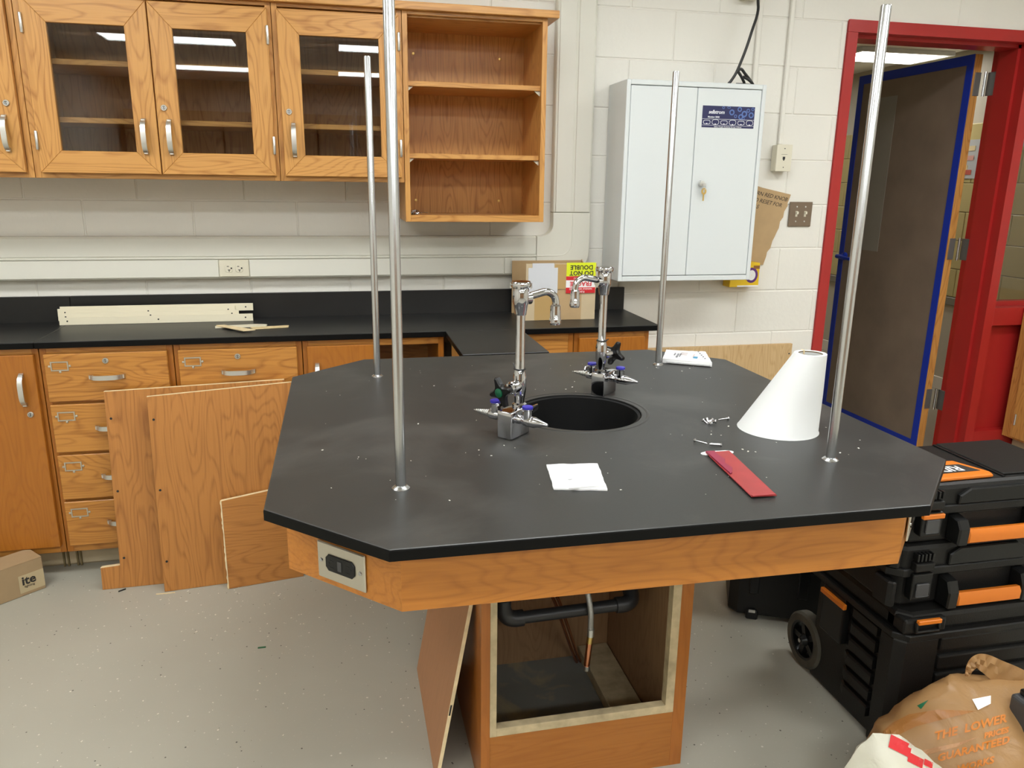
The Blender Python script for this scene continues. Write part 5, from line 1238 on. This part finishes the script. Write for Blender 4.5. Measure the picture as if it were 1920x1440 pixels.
# another case behind under the table
oc = thing('tool_case', 'black case standing on the floor behind, under the right of the table', 'tool case', mat=Matrix.Translation((0.745, 0.402, 0)) @ Matrix.Rotation(math.radians(-25.5), 4, 'Z'))
obj('body', prism(bmesh.new(), chamf(0, 0.52, 0, 0.28, 0.03), 'z', 0.012, 0.20, 0.01, seg=2), BLACK, oc, local=True)
obj('lid', prism(bmesh.new(), chamf(-0.004, 0.524, -0.004, 0.284, 0.03), 'z', 0.204, 0.34, 0.014, seg=2), BLACK, oc, local=True)
for a in (0.06, 0.22, 0.40):
    obj('foot', B(a, a+0.04, -0.010, 0.03, 0.0, 0.034, 0.004), BLACK2, oc, local=True)
    obj('latch', B(a+0.004, a+0.036, -0.012, 0.002, 0.10, 0.22, 0.003), BLACK2, oc, local=True)
    obj('latch_clip', B(a+0.008, a+0.03, -0.015, -0.0105, 0.030, 0.040), SATIN, oc, local=True)

# ------------------------------------------------------------------ plastic bags
def bag_bm(points, seed, amp, cuts=6):
    """crumpled film bag: flat facets between drawn-out corners, with ridged folds"""
    bm = bmesh.new()
    for p in points: bm.verts.new(p)
    r = bmesh.ops.convex_hull(bm, input=bm.verts[:])
    bmesh.ops.delete(bm, geom=[v for v in bm.verts if not v.link_faces], context='VERTS')
    bmesh.ops.subdivide_edges(bm, edges=bm.edges[:], cuts=cuts, use_grid_fill=True)
    bmesh.ops.triangulate(bm, faces=[f for f in bm.faces if len(f.verts) > 4])
    for k in range(2): bmesh.ops.smooth_vert(bm, verts=bm.verts[:], factor=0.5, use_axis_x=True, use_axis_y=True, use_axis_z=True)
    bm.normal_update()
    mv = []
    for v in bm.verts:
        q = v.co
        n1 = noise.noise(Vector((q.x*6+seed, q.y*6, q.z*6)))
        n2 = 1-2*abs(noise.noise(Vector((q.x*8+seed*2, q.y*10+4, q.z*16+q.x*6))))
        n3 = 1-2*abs(noise.noise(Vector((q.x*24+seed*3, q.y*20, q.z*34-q.x*20))))
        mv.append(v.normal*(amp*n1 + amp*0.8*n2 + amp*0.3*n3))
    for v, d in zip(bm.verts, mv):
        v.co += d; v.co.z = max(v.co.z, 0.002)
    bmesh.ops.recalc_face_normals(bm, faces=bm.faces)
    return bm
def stick(bm, tree, off=0.0025):
    """print on a film: carry each vertex along its line of approach onto the surface"""
    for v in bm.verts:
        d = (v.co-CP).normalized(); hit = tree.ray_cast(CP, d)
        if hit[0] is not None: v.co = hit[0] - d*off
tbg = thing('plastic_bag', 'translucent tan shopping bag with orange print before the tool chest', 'bag', (0.95, -0.48, 0))
bm = bag_bm([(.70, -.37, 0), (.685, -.50, 0), (.78, -.62, 0), (1.0, -.64, 0), (1.27, -.62, 0), (1.29, -.40, 0), (1.0, -.355, 0), (.685, -.42, .09), (.70, -.44, .175), (.75, -.43, .225), (.83, -.435, .268),
  (.91, -.43, .298), (1.0, -.43, .275), (1.12, -.43, .245), (1.30, -.43, .22), (.70, -.56, .10), (.86, -.61, .17), (1.02, -.62, .19), (1.22, -.62, .17), (.72, -.36, .12), (.95, -.352, .25), (1.2, -.355, .2)], 3.3, 0.013)
tree = BVHTree.FromBMesh(bm)
film = obj('bag_film', bm, BAGT, tbg, smooth=True)
# torn handle loop sticking up
def ribbon(pts, w, mt_, parent, nm, side=Vector((0.25, -0.2, 0.1)), th=0.0015):
    pts = smooth_path(pts, 7); bm = bmesh.new(); a = []; n = len(pts)
    for i, p in enumerate(pts):
        ww = w[0]+(w[1]-w[0])*i/(n-1); t_ = (pts[min(i+1, n-1)]-pts[max(i-1, 0)]).normalized()
        s = side.cross(t_).normalized()*ww; nn = s.cross(t_).normalized()
        wob = 0.006*math.sin(i*1.1)
        a.append([bm.verts.new(p-s), bm.verts.new(p-s*0.3+nn*wob), bm.verts.new(p+s*0.3-nn*wob), bm.verts.new(p+s)])
    for x, y in zip(a, a[1:]):
        for k in range(3): bm.faces.new((x[k], x[k+1], y[k+1], y[k]))
    ex = bmesh.ops.extrude_face_region(bm, geom=bm.faces[:]); bmesh.ops.translate(bm, vec=side.normalized()*-th, verts=[v for v in ex['geom'] if isinstance(v, bmesh.types.BMVert)])
    bmesh.ops.recalc_face_normals(bm, faces=bm.faces)
    return obj(nm, bm, mt_, parent, smooth=True)
ribbon([(0.943, -0.42, 0.295), (0.948, -0.42, 0.318), (0.963, -0.42, 0.333), (0.99, -0.42, 0.325), (1.03, -0.425, 0.30), (1.08, -0.43, 0.27), (1.13, -0.44, 0.235)], (0.006, 0.04), BAGT, tbg, 'bag_handle', side=Vector((-0.1, -1, 0.25)))
for s_, p_, sz in (('THE  LOWER', (0.830, -0.56, 0.273), 0.033), ('PRICES', (0.905, -0.56, 0.246), 0.022), ('GUARANTEED', (0.850, -0.56, 0.211), 0.030), ('WORKS', (0.864, -0.56, 0.165), 0.028)):
    bmm = text_bm(s_, sz, bold=0.001, ext=0.0); bmesh.ops.subdivide_edges(bmm, edges=bmm.edges[:], cuts=1)
    bmm.transform(frame(p_, (1, 0.0, 0.10), (-0.1, 0.0, 1))); stick(bmm, tree)
    obj('lettering', bmm, BAGINK, tbg)
def film_patch(nm, pts, mt_, parent, off, label=None):
    """a flat piece of film or paper lying on the bag, outline given in the plane y = -0.56"""
    bmm = bmesh.new(); f = bmm.faces.new([bmm.verts.new((x, -0.56, z)) for x, z in pts])
    bmesh.ops.triangulate(bmm, faces=[f])
    for k in range(3): bmesh.ops.subdivide_edges(bmm, edges=bmm.edges[:], cuts=1, use_grid_fill=True); bmesh.ops.triangulate(bmm, faces=bmm.faces[:])
    stick(bmm, tree, off); return obj(nm, bmm, mt_, parent, label=label)
film_patch('receipt', [(.818, .350), (.868, .352), (.872, .330), (.840, .318)], PAPER, tbg, 0.003, 'white slip showing at the bag mouth')
film_patch('film_fold', [(0.592, 0.300), (0.615, 0.320), (0.655, 0.335), (0.73, 0.336), (0.835, 0.316), (0.757, 0.308), (0.68, 0.300), (0.635, 0.284), (0.61, 0.262)], bag_mat('tan_film_fold', (0.46, 0.20, 0.055), 0.3), tbg, 0.002, 'darker doubled fold of film')
film_patch('film_fold', [(0.70, 0.215), (0.80, 0.225), (0.86, 0.245), (0.80, 0.236), (0.72, 0.232), (0.67, 0.226)], bag_mat('tan_film_crease', (0.60, 0.33, 0.16), 0.3), tbg, 0.002)
film_patch('print_patch', [(0.672, 0.355), (0.700, 0.366), (0.684, 0.344)], GREEN, tbg, 0.002, 'green scrap showing through the film')
obj('wrapped_goods', B(0.78, 0.95, -0.54, -0.43, 0.012, 0.19, 0.02, 3), mat('goods_tan', (0.50, 0.33, 0.18), 0.5), tbg)
obj('wrapped_goods', B(0.965, 1.15, -0.54, -0.43, 0.012, 0.16, 0.02, 3), mat('goods_cream', (0.62, 0.48, 0.28), 0.5), tbg)
wbg = thing('plastic_bag', 'white shopping bag with red and yellow print in the lower right corner', 'bag', (0.58, -0.70, 0))
bm = bag_bm([(.42, -.66, 0), (.42, -.80, 0), (.55, -.85, 0), (.75, -.82, 0), (.80, -.68, 0), (.405, -.67, .22), (.415, -.66, .335), (.475, -.66, .40), (.55, -.66, .378), (.67, -.66, .285), (.77, -.67, .20), (.43, -.80, .2), (.50, -.79, .30), (.60, -.82, .22), (.74, -.80, .14)], 8.1, 0.008)
tree = BVHTree.FromBMesh(bm)
obj('bag_film', bm, BAGW, wbg, smooth=True)
RXw, RYw = Vector((0.80, -0.25, -0.42)), Vector((0.35, 0.5, 0.7))
def patch(w, h, dx_, dy_, mt_, nm='print_patch'):
    bmm = bmesh.new(); nn = 6; g = [[bmm.verts.new((-w/2+w*i/nn, -h/2+h*j/3, 0)) for i in range(nn+1)] for j in range(4)]
    for j in range(3):
        for i in range(nn): bmm.faces.new((g[j][i], g[j][i+1], g[j+1][i+1], g[j+1][i]))
    bmm.transform(frame(Vector((0.575, -0.70, 0.335)) + RXw.normalized()*dx_ + RYw.normalized()*dy_, RXw, RYw)); stick(bmm, tree); obj(nm, bmm, mt_, wbg)
YINK = mat('bag_yellow_ink', (0.80, 0.42, 0.02), 0.5)
patch(0.05, 0.026, -0.055, 0.012, LRED); patch(0.035, 0.018, -0.018, 0.0, LRED); patch(0.02, 0.012, 0.012, 0.006, LRED); patch(0.03, 0.010, 0.0, -0.018, YINK); patch(0.03, 0.012, 0.03, -0.02, LRED); patch(0.02, 0.010, 0.045, -0.035, YINK)
ribbon([(0.47, -0.70, 0.285), (0.44, -0.70, 0.27), (0.40, -0.69, 0.262), (0.36, -0.68, 0.262)], (0.03, 0.02), BAGW, wbg, 'bag_handle', side=Vector((0, -0.3, 1)))
bt = thing('tool_battery', 'dark grey tool battery half out of frame on the tan bag', 'battery', (1.05, -0.54, 0.2))
obj('battery_case', B(0.990, 1.12, -0.60, -0.50, 0.212, 0.300, 0.010, 3), DGREY, bt)
obj('battery_top', B(1.005, 1.11, -0.59, -0.51, 0.3005, 0.316, 0.004, 2), BLACK2, bt)
